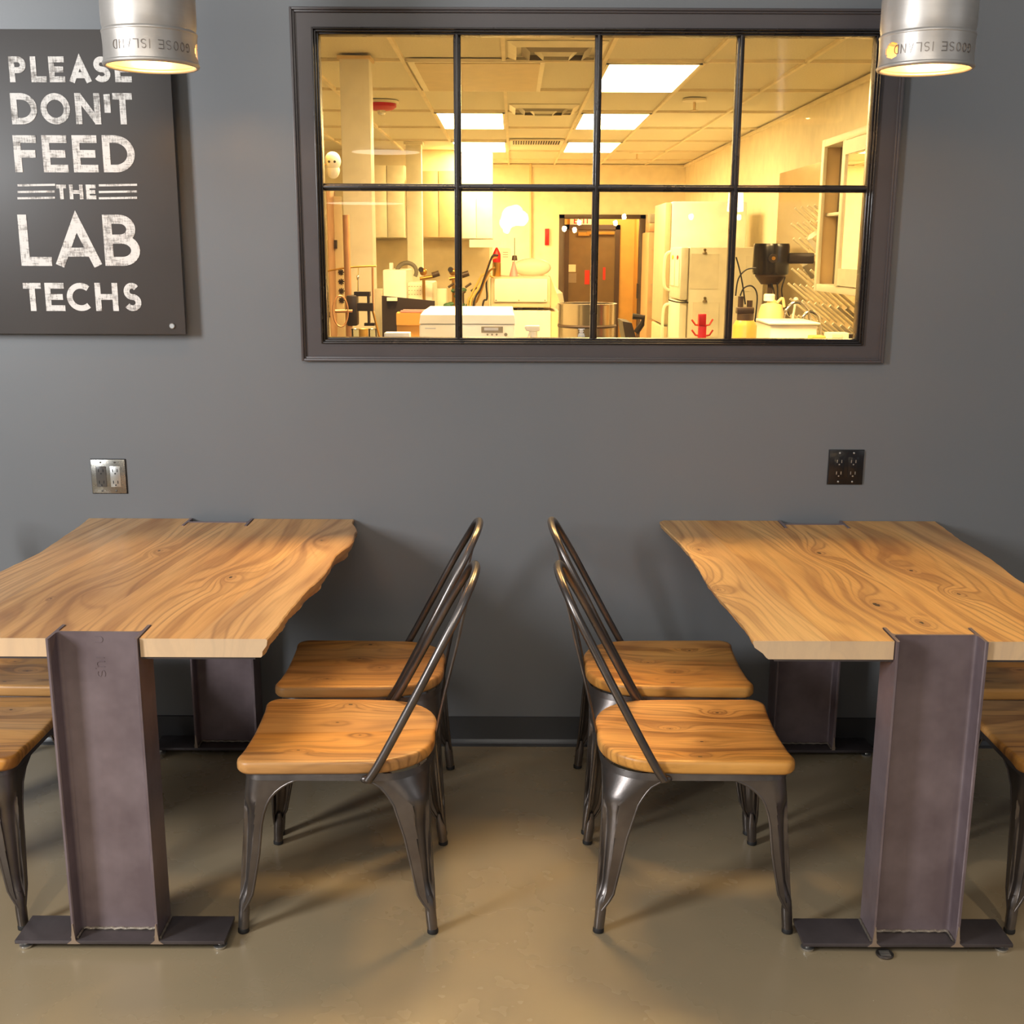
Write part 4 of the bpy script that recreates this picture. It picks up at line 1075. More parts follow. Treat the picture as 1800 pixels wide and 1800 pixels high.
# bench press / burette stand
r = Rel('bench_press_stand', 'brown metal bench stand with black clamp and hand wheel before the white column', 'lab stand', 614, 590, 0.62, BT)
a = r.P(614, 590); MB().box(a.x - 0.09, a.x + 0.13, -0.08, 0.10, 0, 0.02, 0.003).build('base', M['dkp'], r.t)
m = MB(); z1 = r.P(614, 378).z; m.cyl((a.x, 0, 0.02), (a.x, 0, z1), 0.0125, seg=20); m.build('post', M['copper'], r.t)
r.box(608, 519, 628, 573, -0.03, 0.03, 'clamp_body', 'dkp', 0.006)
m = r.box(622, 533, 656, 547, -0.02, 0.02); r.box(645, 520, 650, 570, -0.015, 0.015, m=m); r.box(622, 513, 650, 521, -0.02, 0.02, m=m); r.box(640, 568, 658, 573, -0.015, 0.015, m=m)
m.build('clamp_jaw', M['dkp'], r.t)
c = r.P(602, 546); m = MB(); m.tube([(c.x + 0.026 * math.cos(q * PI / 16), -0.05 + 0.01 * math.cos(q * PI / 16), c.z + 0.055 * math.sin(q * PI / 16)) for q in range(32)], 0.003, 8, closed=True)
m.cyl((c.x - 0.02, -0.045, c.z), (c.x + 0.04, -0.03, c.z), 0.006, seg=10); m.build('hand_wheel', M['copper'], r.t)
r.tube([(572, 477), (600, 472), (615, 470), (650, 468), (661, 468)], 0.0032, 'cross_arm', 'brass')
m = MB(); r.tube([(630, 470), (630, 478), (629, 490), (629, 512)], 0.002, m=m); m.sphere(r.P(629, 488), 0.006, (1, 1, 1.6), 10); m.build('hanging_hook', M['chrome'], r.t)
r.tube([(655, 470), (656, 545)], 0.004, 'side_rod', 'copper')
r.tube([(655, 545), (668, 596)], 0.004, 'brace_rod', 'brass')
for k, (px, w_) in enumerate(((626, 8), (640, 7), (655, 7))):
    p = at(px, 585, 0.45); t = thing('glass_beaker', ('small glass beaker left of three below the clamp', 'small glass beaker in the middle of three below the clamp', 'small glass beaker right of three below the clamp')[k], 'beaker', (p.x, 0.45, BT), 0, 'beakers by the bench stand')
    h = at(px, 580, 0.45).z - BT; R_ = w_ / F_PX * 4.2
    MB().lathe([(R_, 0), (R_, h), (R_ * 1.08, h + 0.004), (R_ * 0.92, h + 0.002), (R_ * 0.92, 0.006), (0.001, 0.006)], seg=20, close=False).build('glass', M['amber'] if k == 1 else M['clear'], t)

# centrifuge
r = Rel('benchtop_centrifuge', 'large white benchtop centrifuge with lid and small display', 'centrifuge', 820, 597, 0.50, BT)
r.box(737, 570, 905, 597, 0, 0.42, 'body', 'white', 0.006, True)
m = MB(); a, b = r.P(737, 569, 0), r.P(906, 569, 0); zt = r.P(820, 548, 0).z
x0, x1, z0 = a.x, b.x, a.z
vs = [m.bm.verts.new(v) for v in ((x0, 0, z0), (x1, 0, z0), (x1, 0.42, z0), (x0, 0.42, z0), (x0 + 0.004, 0.004, zt - 0.012), (x1 - 0.004, 0.004, zt - 0.012), (x1 - 0.01, 0.05, zt), (x0 + 0.012, 0.05, zt), (x1 - 0.01, 0.41, zt), (x0 + 0.012, 0.41, zt))]
for f in ((0, 1, 5, 4), (4, 5, 6, 7), (7, 6, 8, 9), (1, 2, 8, 6, 5), (0, 4, 7, 9, 3), (2, 3, 9, 8), (3, 2, 1, 0)): m.bm.faces.new([vs[i] for i in f])
m.build('lid', M['white'], r.t)
r.box(846, 574, 884, 585, -0.004, 0.002, 'display_panel', 'grey'); r.box(851, 576, 876, 581, -0.006, 0.0, 'display', 'lblue')
for k in range(3): m = MB(); p = r.P(857 + 8 * k, 588); m.cyl((p.x, -0.004, p.z), (p.x, 0.001, p.z), 0.0035, seg=12); m.build('button', M['grey'], r.t)
p = r.P(889, 588); MB().cyl((p.x, -0.006, p.z), (p.x, 0.001, p.z), 0.006, seg=14).build('knob', M['grey'], r.t)
r.box(747, 576, 766, 578, -0.002, 0.001, 'badge', 'lblue')
# cardboard box and papers
r = Rel('cardboard_box', 'orange brown cardboard box standing left behind the white centrifuge', 'box', 720, 597, 1.02 - 0.02, BT)
r = r
a, b = at(697, 549, 0.98), at(752, 549, 0.98)
r.t.location = ((a.x + b.x) / 2, 1.0, BT); hw = (b.x - a.x) / 2; h = a.z - BT
MB().box(-hw, hw, -0.02, 0.03, 0, h, 0.002).build('carton', M['card'], r.t)
MB().box(-hw, hw, -0.03, -0.021, h - 0.05, h - 0.003).build('flap', M['card'], r.t)
r = Rel('paper_folder', 'pale folders lying on the cardboard box', 'folder', 722, 541, 0.995)
a = at(697, 548, 0.98)
MB().box(-0.04, 0.05, -0.02, 0.02, 0.0, 0.006).box(-0.03, 0.06, -0.018, 0.018, 0.006, 0.010).build('folders', M['pink'], r.t); r.t.location.z = BT + h
# dark panel
t = thing('dark_panel', 'dark flat panel leaning behind the cardboard box, pale label at its corner', 'panel', (at(717, 560, 1.15).x, 1.15, 0))
a, b, c = at(671, 520, 1.15), at(764, 529, 1.15), at(764, 597, 1.15); o_ = t.location
m = MB(); m.prism([(a.x - o_.x - 0.01, 0.0), (c.x - o_.x, 0.0), (b.x - o_.x, b.z), (a.x - o_.x, a.z)], 0, 0.02, 'XZ'); m.build('panel', M['dkp'], t)
a, b = at(680, 523, 1.14), at(698, 529, 1.14); MB().box(a.x - o_.x, b.x - o_.x, -0.012, 0.001, b.z, a.z).build('label', M['paper'], t, smooth=0)
r = Rel('label_printer', 'small pale blue labelled device at the bottom left pane', 'device', 697, 597, 0.30, BT)
r.box(675, 585, 720, 597, 0, 0.06, 'housing', 'lblue', 0.003, True)
for k in range(5): r.box(690 + k * 4, 592, 692 + k * 4, 595, -0.002, 0.001, 'key', 'dk')
# white machines on island
r = Rel('analyser', 'white bench analyser with a taller left block and grey looped hose', 'instrument', 715, 597, 2.5, BT)
r.box(672, 474, 716, 590, 0, 0.4, 'tall_block', 'white', 0.01, True); r.box(716, 496, 762, 590, 0.05, 0.4, 'low_block', 'cream', 0.01, True)
m = MB(); p = r.P(686, 468)
r.box(684, 462, 690, 474, 0.05, 0.1, 'spout', 'white', 0.003)
m = MB(); m.tube([r.P(715 + 17 * math.cos(q * PI / 12), 478 - 16 * math.sin(q * PI / 12), 0.1) for q in range(-2, 13)], 0.011, 12); m.build('looped_hose', M['greyhose'], r.t)
for k in range(3):
    for j in range(6): r.box(718 + j * 5, 503 + k * 7, 720 + j * 5, 504 + k * 7, 0.048, 0.052, 'vent_slot', 'grey')
r = Rel('white_cabinet_block', 'low cream bench block behind the dark panel', 'instrument', 700, 560, 2.95, BT)
r.box(658, 508, 672, 590, 0, 0.1, 'block', 'cream', 0.005, True); r.box(762, 508, 785, 590, 0, 0.1, 'side', 'cream', 0.005, True)
# regulators
for (px, Y, lab) in ((748, 2.42, 'brass gas regulator with black knob, left of the second muntin'), (800, 2.42, 'brass gas regulator partly behind the second muntin')):
    r = Rel('gas_regulator', lab, 'regulator', px, 495, Y, BT, 'brass gas regulators')
    m = MB(); p = r.P(px - 4, 478); m.sphere(p, 0.020, (1, .8, 1), 14); q = r.P(px - 10, 490); m.cyl(q, r.P(px + 14, 486), 0.009, seg=12); m.cyl((q.x + 0.02, 0, 0), (q.x + 0.02, 0, q.z), 0.008, seg=10)
    m.build('body', M['brass'], r.t)
    MB().cyl(r.P(px + 12, 484), r.P(px + 24, 480), 0.015, seg=14).build('knob', M['dk'], r.t)
    MB().cyl(r.P(px - 8, 474, -.02), r.P(px - 8, 474, 0), 0.014, seg=14).build('gauge', M['dkp'], r.t)
# tubing bundle
t = thing('tubing_bundle', 'bundle of looping yellow and black tubes left of the big instrument', 'tubing', at(845, 541, 2.26)); o_ = t.location
t.location.z = BT; o_ = Vector(t.location)
for k, (pts, mt) in enumerate((([(876, 449), (866, 450), (858, 470), (846, 505), (832, 545)], 'dkp'), ([(874, 452), (862, 458), (850, 490), (836, 515), (826, 545)], 'yellowwall'),
                               ([(870, 470), (858, 480), (846, 510), (838, 530), (834, 545)], 'brass'), ([(862, 480), (850, 500), (842, 525), (828, 540)], 'jug'),
                               ([(857, 470), (855, 500), (856, 525), (848, 545)], 'dkp'), ([(868, 488), (850, 482), (838, 500), (828, 520), (822, 545)], 'yellowwall'))):
    m = MB(); pp = [at(a_, b_, 2.26 + 0.012 * k) - o_ for a_, b_ in pts]; pp.append(Vector((pp[-1].x, pp[-1].y, 0.0)))
    m.tube(smoothpts([tuple(v) for v in pp]), 0.005, 8); m.build('tube', M[mt], t, smooth=60)
# potted green / manifold
t = thing('valve_manifold', 'small green and dark valve cluster beside the second muntin', 'valve', (at(812, 520, 2.40).x, 2.40, BT)); o_ = Vector(t.location)
m = MB()
for k in range(9):
    p = at(786 + rnd.uniform(0, 48), 500 + rnd.uniform(0, 38), 2.40) - o_; m.sphere(p, rnd.uniform(0.010, 0.022), (1.3, .8, .8), 10)
m.build('valve_bodies', M['green'], t)
m = MB(); a = at(812, 540, 2.40) - o_; m.cyl((a.x, 0, 0), (a.x, 0, at(812, 510, 2.40).z - BT), 0.012, seg=10)
for k in range(5): p = at(788 + k * 10, 505 + 7 * (k % 3), 2.38) - o_; m.cyl(p, p + Vector((0.03, 0, 0.02)), 0.006, seg=8)
m.build('stem', M['dk'], t)
# big instrument
def bigbox(name, label, x0, y0, x1, y1, xs, Y, inset, mat):
    r = Rel(name, label, 'instrument', (x0 + x1) / 2, 597, Y, None)
    return r
r = Rel('spectrometer', 'big cream front panelled instrument with tan casing in the second pane', 'instrument', 915, 541, 2.35)
r.box(862, 487, 968, 541, 0, 0.5, 'casing', 'beige', 0.01); r.box(869, 490, 962, 531, -0.012, 0.0, 'front_panel', 'cream', 0.003)
m = MB(); a, b, c, d_ = r.P(968, 487), r.P(984, 530), r.P(975, 541), r.P(968, 541)
m.prism([(a.x, a.z), (b.x, b.z), (c.x, c.z), (d_.x, d_.z)], 0.02, 0.45, 'XZ'); m.build('side_cheek', M['tan'], r.t)
for px in (872, 912, 958): p = r.P(px, 528, -0.013); MB().cyl(p, p + Vector((0, 0.004, 0)), 0.004, seg=10).build('screw', M['grey'], r.t)
for px in (913, 950): r.box(px - 4, 541, px + 5, 545, 0.02, 0.08, 'foot', 'dkp')
r2 = Rel('power_supply', 'cream lower unit carrying the big instrument, tan side', 'instrument', 940, 597, 2.33, BT)
r2.box(868, 546, 968, 590, 0, 0.5, 'casing', 'cream', 0.006, True); r2.box(968, 548, 982, 590, 0.02, 0.48, 'side_cheek', 'tan', 0.003, True)
# things on top of it
r = Rel('red_wash_bottle', 'red cone topped bottle with yellowish base on the big instrument', 'bottle', 873, 487, 2.5)
z1 = r.P(873, 462).z; z2 = r.P(873, 447).z; z3 = r.P(873, 435).z
MB().lathe([(0.02, 0), (0.022, 0.004), (0.022, z1), (0.018, z1 + 0.005), (0.001, z1 + 0.006)], seg=18).build('base', M['brass'], r.t)
MB().lathe([(0.021, z1 + 0.003), (0.021, z2), (0.012, z2 + 0.02), (0.004, z3), (0.001, z3)], seg=18).build('cone', M['red'], r.t)
r = Rel('flask', 'pink filled flask with thin upright rod on the big instrument', 'flask', 903, 487, 2.5)
MB().lathe([(0.022, 0), (0.024, 0.005), (0.010, 0.06), (0.007, 0.075), (0.009, 0.08), (0.001, 0.08)], seg=18).build('body', M['pink'], r.t)
MB().cyl((0.004, 0, 0.07), (0.004, 0, r.P(907, 418).z), 0.002, seg=6).lathe([(0.016, 0.085), (0.012, 0.11), (0.002, 0.112)], (0.004, 0, 0), 12).build('rod', M['dk'], r.t)
r = Rel('instruction_sheet', 'white printed sheet standing above the big instrument', 'paper', 887, 487, 2.7)
r.box(878, 436, 898, 487, 0, 0.004, 'sheet', 'paper')
for k in range(3): r.box(884, 443 + 4 * k, 893, 444 + 4 * k, -0.001, 0.001, 'text_line', 'grey')
r = Rel('cover_hood', 'soft cream cover over gear right of the flask', 'cover', 935, 487, 2.72)
m = MB().sphere((0, 0.05, -0.005), 0.07, (1.5, 0.5, 0.72), 24); m.build('cover', M['cream'], r.t); r.t.location.z += 0.055
r = Rel('white_curved_tank', 'curved cream tank edge right of the big instrument', 'tank', 982, 597, 3.4, 0)
m = MB(); a = at(972, 497, 3.4).z; m.lathe([(0.14, 0), (0.14, a - 0.22), (0.11, a - 0.06), (0.04, a), (0.001, a)], (-0.09, 0, 0), 32); m.build('tank', M['cream'], r.t)
# kettle
r = Rel('stock_pot', 'stainless steel kettle with rim behind the middle muntin', 'pot', 1031, 597, 0.85, BT)
R_ = 49 / F_PX * 4.6; zt = r.P(1031, 533).z
MB().lathe([(R_ * .96, 0), (R_, 0.01), (R_, zt - 0.005), (R_ * 1.03, zt), (R_ * .95, zt), (R_ * .95, 0.02), (0.001, 0.02)], seg=48, close=False).build('body', M['lsteel'], r.t)
zb = r.P(1031, 572).z; MB().lathe([(R_ * 1.004, zb - 0.006), (R_ * 1.03, zb), (R_ * 1.004, zb + 0.006)], seg=48, close=False).build('band', M['dk'], r.t)
# spray bottle
r = Rel('spray_bottle', 'white trigger spray bottle low in the second pane', 'bottle', 938, 597, 0.42, BT)
zt = r.P(938, 575).z
MB().lathe([(0.028, 0), (0.030, 0.005), (0.030, zt - 0.10), (0.013, zt - 0.04), (0.013, zt - 0.015), (0.001, zt - 0.014)], seg=24).build('bottle', M['white'], r.t)
m = MB(); m.box(-0.028, 0.022, -0.008, 0.008, zt - 0.014, zt + 0.006, 0.004).box(-0.032, -0.024, -0.004, 0.004, zt - 0.008, zt + 0.004, 0.002); m.build('spray_head', M['white'], r.t)
MB().tube([(-0.012, 0, zt - 0.012), (-0.018, 0, zt - 0.03), (-0.026, 0, zt - 0.045)], 0.003, 8).build('trigger', M['white'], r.t)
# office chair in lab
r = Rel('office_chair', 'black office chair with slanted back in front of the exit doorway', 'chair', 1112, 597, 4.2, 0)
a, b, c, d_ = r.P(1090, 562), r.P(1106, 565), r.P(1118, 597), r.P(1100, 592)
m = MB(); m.prism([(a.x, a.z), (b.x, b.z), (c.x + .02, c.z - .1), (d_.x, d_.z - .1)], -0.18, 0.2, 'XZ'); m.build('backrest', M['dkp'], r.t)
zz = c.z - 0.1
MB().box(-0.2, 0.25, -0.22, 0.22, zz - 0.36, zz - 0.28, 0.02).build('seat', M['dkp'], r.t)
m = MB(); m.tube([(c.x, 0, zz + 0.02), (c.x + 0.05, 0, zz - 0.15), (0.02, 0, zz - 0.32)], 0.025, 8); m.tube([r.P(1118, 585), r.P(1128, 570), r.P(1131, 558), r.P(1112, 556)], 0.02, 8); m.build('arm', M['dkp'], r.t)
MB().cyl((0, 0, 0.07), (0, 0, zz - 0.34), 0.025, seg=12).build('column', M['dk'], r.t)
for k in range(5):
    an = k * 2 * PI / 5; l = MB().tube([(0, 0, 0.09), (0.27 * math.cos(an), 0.27 * math.sin(an), 0.06)], 0.015, 8).sphere((0.27 * math.cos(an), 0.27 * math.sin(an), 0.03), 0.03, seg=10).build('leg', M['dkp'], r.t)
# brown tall cooler
r = Rel('tall_cooler', 'brown grey panelled tall cooler between the exit doorway and refrigerator', 'cooler', 1155, 597, 10.2, 0)
r.box(1141, 408, 1169, 590, 0, 0.7, 'body', 'cooler', 0.01, True)
for k in range(9): z = 0.25 + k * 0.2; a = r.P(1141, 500); b = r.P(1169, 500); MB().box(a.x + .01, b.x - .01, -0.004, 0.001, z, z + 0.006).build('panel_seam', M['grey'], r.t, smooth=0)
r.tube([(1151, 505, -0.05), (1151, 562, -0.05)], 0.012, 'handle', 'dkp')
r = Rel('storage_box', 'pair of brown boxes stacked on the tall cooler', 'box', 1155, 408, 10.2)
r.box(1142, 392, 1164, 407.5, 0.02, 0.4, 'lower_box', 'copper', 0.004); r.box(1143, 376, 1168, 391.5, 0.05, 0.35, 'upper_box', 'grey', 0.004)
# tall freezer behind
r = Rel('tall_freezer', 'tall white freezer standing behind the refrigerator', 'freezer', 1245, 597, 7.3, 0)
r.box(1182, 354, 1303, 590, 0, 0.85, 'body', 'white', 0.015, True); a = r.P(1182, 354); zt = a.z
MB().box(a.x - 0.06, a.x - 0.004, 0.01, 0.83, 0.1, 0.95, 0.01).build('lower_door', M['beige'], r.t)
MB().box(a.x - 0.06, a.x - 0.004, 0.01, 0.83, 0.97, zt - 0.01, 0.01).build('upper_door', M['beige'], r.t)
# refrigerator
r = Rel('refrigerator', 'cream refrigerator with clipped paper sheets on its side', 'refrigerator', 1280, 597, 6.5, 0)
a, b = r.P(1213, 434), r.P(1345, 434); zt = a.z
MB().box(a.x, b.x, 0, 0.72, 0.03, zt, 0.012).build('body', M['cream'], r.t)
zs = r.P(1213, 529).z
for (z0, z1, nm) in ((zs + 0.006, zt, 'freezer_door'), (0.08, zs - 0.006, 'main_door')):
    d_ = MB().box(a.x - 0.075, a.x - 0.006, 0.0, 0.72, z0, z1, 0.018).build(nm, M['cream'], r.t)
    zc = (z0 + 0.06, min(z1 - 0.04, z0 + 0.5)) if nm == 'freezer_door' else (z1 - 0.5, z1 - 0.05)
    MB().tube(smoothpts([(a.x - 0.07, 0.66, zc[0]), (a.x - 0.125, 0.66, zc[0] + 0.05), (a.x - 0.125, 0.66, zc[1] - 0.05), (a.x - 0.07, 0.66, zc[1])]), 0.014, 10).build('door_handle', M['cream'], d_)
MB().box(a.x - 0.006, a.x, 0.01, 0.7, 0.05, zt - 0.01).build('gasket', M['grey'], r.t, smooth=0)
MB().tube(smoothpts([r.P(1175, 527, -0.02), r.P(1190, 531, -0.02), r.P(1210, 532, -0.02)]), 0.006, 8).build('hinge_strap', M['dkp'], r.t)
for (x0, y0, x1, y1) in ((1215, 446, 1262, 508), (1312, 450, 1320, 512), (1218, 531, 1262, 592)):
    sh = r.box(x0, y0, x1, y1, -0.008, -0.001, 'paper_sheet', 'paper')
    if x0 < 1300:
        cx = (x0 + x1) / 2 if y0 < 500 else 1239
        MB_ = MB(); p = r.P(1239, y0 - 2, -0.012); MB_.lathe([(0.022, -0.008), (0.018, 0.0), (0.008, 0.012), (0.014, 0.028), (0.002, 0.036)], p, 10); MB_.build('paper_clip', M['olive'], sh)
for (px, py, mt) in ((1179, 454, 'yellow'), (1190, 454, 'red')):
    pass
for k, (x0, mt) in enumerate(((0.05, 'red'), (0.35, 'yellow'))):
    MB().box(a.x - 0.082, a.x - 0.075, x0, x0 + 0.2, zs + 0.12, zt - 0.1).build('door_note', M['paper'], r.t, smooth=0)
    MB().sphere((a.x - 0.084, x0 + 0.1, zt - 0.09), 0.015, (0.5, 1, 1.4), 10).build('magnet', M[mt], r.t)
# red rack
r = Rel('red_clip_rack', 'bright red plastic rack with four angled arms', 'rack', 1235, 597, 0.55, BT)
r.box(1229, 552, 1241, 573, 0, 0.03, 'upper_block', 'red', 0.001); r.box(1229, 573, 1241, 597, 0.002, 0.03, 'lower_block', 'red', 0.001, True)
for (x0, y0, x1, y1) in ((1229, 572, 1216, 562), (1241, 572, 1253, 561), (1229, 590, 1216, 580), (1241, 590, 1253, 580)):
    MB().tube([r.P(x0, y0, 0.012), r.P((x0 + x1) / 2, y0 - 1, 0.012), r.P(x1, y1, 0.012)], 0.0035, 6).build('arm', M['orange'], r.t)
# media bottle with tubes
r = Rel('media_bottle', 'glass bottle with dark fitted cap and looping black tubes', 'bottle', 1308, 597, 0.80, BT)
R_ = 20 / F_PX * 4.6; zt = r.P(1308, 563).z
MB().lathe([(R_ * .95, 0), (R_, 0.01), (R_, zt - 0.02), (R_ * .75, zt), (0.001, zt)], seg=32).build('glass_body', M['amber'], r.t)
m = MB(); m.cyl((0, 0, zt), (0, 0, zt + 0.025), R_ * .7, seg=24); m.box(-0.035, 0.03, -0.02, 0.02, zt + 0.025, zt + 0.05, 0.004); m.cyl((-0.02, 0, zt + .05), (-0.02, 0, zt + 0.09), 0.011, seg=12); m.cyl((0.015, 0, zt + .04), (0.015, 0, zt + 0.075), 0.011, seg=12)
m.build('cap', M['dk'], r.t)
for k in range(6): MB().cyl((-0.03 + 0.012 * k, -R_ - 0.001, 0.25), (-0.03 + 0.012 * k + 0.002, -R_ * .9, zt - 0.09 + 0.008 * (k % 3)), 0.002, seg=6).build('pipette', M['cream'], r.t)
for pts in ([(1294, 452), (1301, 478), (1306, 505), (1310, 535)], [(1329, 471), (1312, 474), (1298, 490), (1293, 520)], [(1301, 520), (1308, 506), (1322, 503), (1331, 520), (1327, 566)]):
    MB().tube(smoothpts([tuple(r.P(*p)) for p in pts]), 0.0028, 8).build('black_tube', M['rubber'], r.t, smooth=60)
# carboy
r = Rel('carboy', 'cloudy yellow plastic jug with white cap behind the black tubes', 'jug', 1353, 597, 1.80, BT)
R_ = 22 / F_PX * 5.5; zt = r.P(1350, 532).z
MB().lathe([(R_, 0), (R_ * 1.02, 0.02), (R_, zt - 0.05), (R_ * 0.8, zt - 0.01), (0.022, zt), (0.022, zt + 0.012), (0.001, zt + 0.012)], seg=36).build('jug', M['jug'], r.t)
MB().lathe([(0.026, zt + 0.008), (0.026, zt + 0.035), (0.022, zt + 0.04), (0.001, zt + 0.04)], (-0.012, 0, 0), 20).build('cap', M['white'], r.t)
MB().tube(smoothpts([(0.02, -0.02, zt + 0.0), (0.045, -0.02, zt + 0.02), (0.055, -0.02, zt - 0.02)]), 0.007, 8).build('handle', M['jug'], r.t)
# black drum heater on post
r = Rel('drum_reel', 'black drum shaped housing with pale hub on a dark post', 'machine', 1371, 597, 2.9, BT)
a, b = r.P(1331, 428), r.P(1392, 483); cx = (a.x + b.x) / 2; cz = (a.z + b.z) / 2; hx = (b.x - a.x) / 2; hz = (a.z - b.z) / 2
m = MB(); m.lathe([(0.001, -hx), (hx * 1.05, -hx), (hx * 1.1, -hx * .9), (hx * 1.1, hx * .9), (hx * 1.05, hx), (0.001, hx)], (0, 0, 0), 32, 'X'); m.bm.free()
m = MB(); m.lathe([(0.001, 0.0), (hx * .96, 0.0), (hx, 0.015), (hx, 2 * hz - 0.015), (hx * .96, 2 * hz), (0.001, 2 * hz)], (cx, 0.09, b.z), 36); m.build('drum', M['blackp'], r.t, smooth=40)
m = MB(); p = r.P(1358, 454, -0.0); m.cyl((p.x, 0.09 - hx - 0.012, p.z), (p.x, 0.09 - hx + 0.02, p.z), 0.024, seg=20); m.build('hub_ring', M['dkp'], r.t)
m = MB(); m.cyl((p.x, 0.09 - hx - 0.02, p.z), (p.x, 0.09 - hx - 0.01, p.z), 0.010, seg=16); m.build('hub', M['brass'], r.t)
m = MB(); m.box(cx, cx + hx + 0.14, 0.07, 0.13, p.z - 0.03, p.z + 0.03, 0.01); m.build('wall_bracket', M['dkp'], r.t)
m = MB(); m.lathe([(0.05, b.z - 0.055), (0.085, b.z - 0.01), (0.085, b.z + 0.005)], (cx, 0.09, 0), 24); m.build('collar', M['dk'], r.t)
m = MB(); m.box(cx - 0.015, cx + 0.015, 0.075, 0.105, 0, b.z - 0.05); m.box(cx - 0.08, cx + 0.08, 0.0, 0.18, 0, 0.015); m.build('post', M['dk'], r.t)
for pts in ([(1356, 498), (1361, 515), (1359, 533)], [(1366, 497), (1367, 520), (1366, 540)], [(1380, 487), (1374, 510), (1379, 535), (1388, 555)]):
    MB().tube(smoothpts([tuple(r.P(*p)) for p in pts]), 0.004, 8).build('cable', M['rubber'], r.t, smooth=60)
# tub, faucets
r = Rel('plastic_tub', 'white plastic tub at the sink below the faucets', 'tub', 1396, 597, 1.35, BT)
a, b = r.P(1354, 571), r.P(1438, 571); m = MB()
m.box(a.x, b.x, 0, 0.3, 0, a.z, 0.01); m.build('tub', M['white'], r.t); MB().box(a.x - .008, b.x + .008, -0.01, 0.31, a.z, a.z + 0.01, 0.004).build('rim', M['white'], r.t)
for (pts, lab) in (([(1377, 571), (1379, 552), (1390, 536), (1401, 531), (1413, 537), (1422, 552), (1424, 592)], 'chrome gooseneck faucet, left one above the tub'),
                   ([(1406, 580), (1410, 561), (1418, 550), (1428, 548), (1438, 556), (1441, 570), (1441, 592)], 'chrome gooseneck faucet, right one above the tub')):
    r = Rel('gooseneck_faucet', lab, 'faucet', pts[-1][0], 597, 1.9, BT, 'gooseneck faucets at the sink')
    pp = [tuple(r.P(*p)) for p in pts]; pp.append((pp[-1][0], 0, 0.0)); MB().tube(smoothpts(pp), 0.0075, 12).build('spout', M['chrome'], r.t, smooth=60)
    q = pp[0]; MB().cyl(q, (q[0], q[1], q[2] + 0.03), 0.011, seg=12).build('nozzle', M['chrome'], r.t)
    MB().lathe([(0.03, 0), (0.028, 0.012), (0.012, 0.03), (0.001, 0.03)], (pp[-1][0], 0, 0), 16).build('base', M['chrome'], r.t)
r = Rel('lab_tap', 'small dark angled tap between tub and faucets', 'tap', 1396, 578, 1.75, BT)
pp = [tuple(r.P(*p)) for p in ((1403, 562), (1396, 563), (1393, 568), (1393, 580))]; pp.append((pp[-1][0], 0, 0)); MB().tube(pp, 0.005, 8).build('tap', M['dkp'], r.t)
r = Rel('glass_rod', 'thin cream stirring paddle leaning by the faucets', 'rod', 1396, 565, 2.1, BT)
m = MB(); q = r.P(1399, 527); m.tube([(r.P(1390, 570).x, 0, 0.0), tuple(r.P(1392, 570)), tuple(q)], 0.006, 8).sphere(q, 0.013, seg=10); m.build('rod', M['cream'], r.t)
r = Rel('yellow_sponge', 'bright orange yellow sponge at the bottom of the last pane', 'sponge', 1440, 597, 1.20, BT)
r.box(1428, 591, 1452, 597, 0, 0.08, 'sponge', 'yellowwall', 0.004, True)
r = Rel('timer_box', 'small pale timer box with printed face at the bottom right', 'timer', 1472, 597, 1.3, BT)
r.box(1455, 585, 1492, 597, 0, 0.06, 'housing', 'cream', 0.003, True); r.box(1463, 588, 1480, 594, -0.003, 0.001, 'face', 'paper'); r.box(1493, 587, 1503, 596, 0.0, 0.03, 'dark_end', 'dkp')
r = Rel('floor_chip', 'x', 'x', 1275, 592, 0.5, BT) if False else None
# backsplash on right wall, pegboard, wall cabinet
XW = XR
def bxw(px, py, x):
    d_ = ray(px, py); t_ = x / d_.x; return Vector((x, CAM_Y + t_ * d_.y, CAM_Z + t_ * d_.z))
a, b, c = bxw(1372, 305, XW - 0.01), bxw(1372, 500, XW - 0.01), bxw(1448, 290, XW - 0.01)
simple('steel_backsplash', 'stainless sheet on the right lab wall behind the black drum', 'backsplash', M['lsteel'], MB().box(XW - 0.016, XW - 0.002, 4.15, a.y, 0.93, a.z), smooth=0)
t = thing('drying_rack', 'wall mounted peg drying rack with rows of angled cream pegs', 'drying rack', (XW - 0.03, 4.9, 0.95))
MB().box(-0.01, 0.010, -1.7, 0.55, 0, 0.42, 0.004).box(-0.01, 0.010, -0.95, 0.55, 0.4201, 1.0, 0.004).build('back_board', M['tan'], t)
for j in range(8):
    for k in range(11):
        y = 0.50 - 0.19 * k - (0.095 if j % 2 else 0); z = 0.10 + 0.112 * j
        if z > 0.27 and y < -0.92: continue
        m = MB().tube([(-0.005, y, z), (-0.17, y - 0.01, z + 0.13)], 0.010, 8); m.build('peg', M['cream'], t)
r = None
for (px, py, lab, mt) in ((1436, 425, 'white beaker hung upside down on the upper drying pegs', 'white'), (1427, 472, 'clear grooved bottle on the middle drying pegs', 'grey')):
    Y = 4.9; p = at(px, py, Y); t = thing('drying_beaker', lab, 'beaker', p, 0, 'glassware on the drying rack')
    m = MB().lathe([(0.045, -0.06), (0.05, 0.05), (0.03, 0.07), (0.001, 0.07)], (0, 0, 0), 20); m.xform(Matrix.Rotation(math.radians(-35), 4, 'Y')); m.build('vessel', M[mt], t)
XC = 1.97
p0, p1 = bxw(1449, 247, XC), bxw(1449, 513, XC); yf = p0.y; z0, z1 = p1.z, p0.z; yn = 1.9
t = thing('glass_front_cabinet', 'cream wall cabinet with open side bay and sliding glass door on the right', 'cabinet', ((XC + XR) / 2, (yf + yn) / 2, z0))
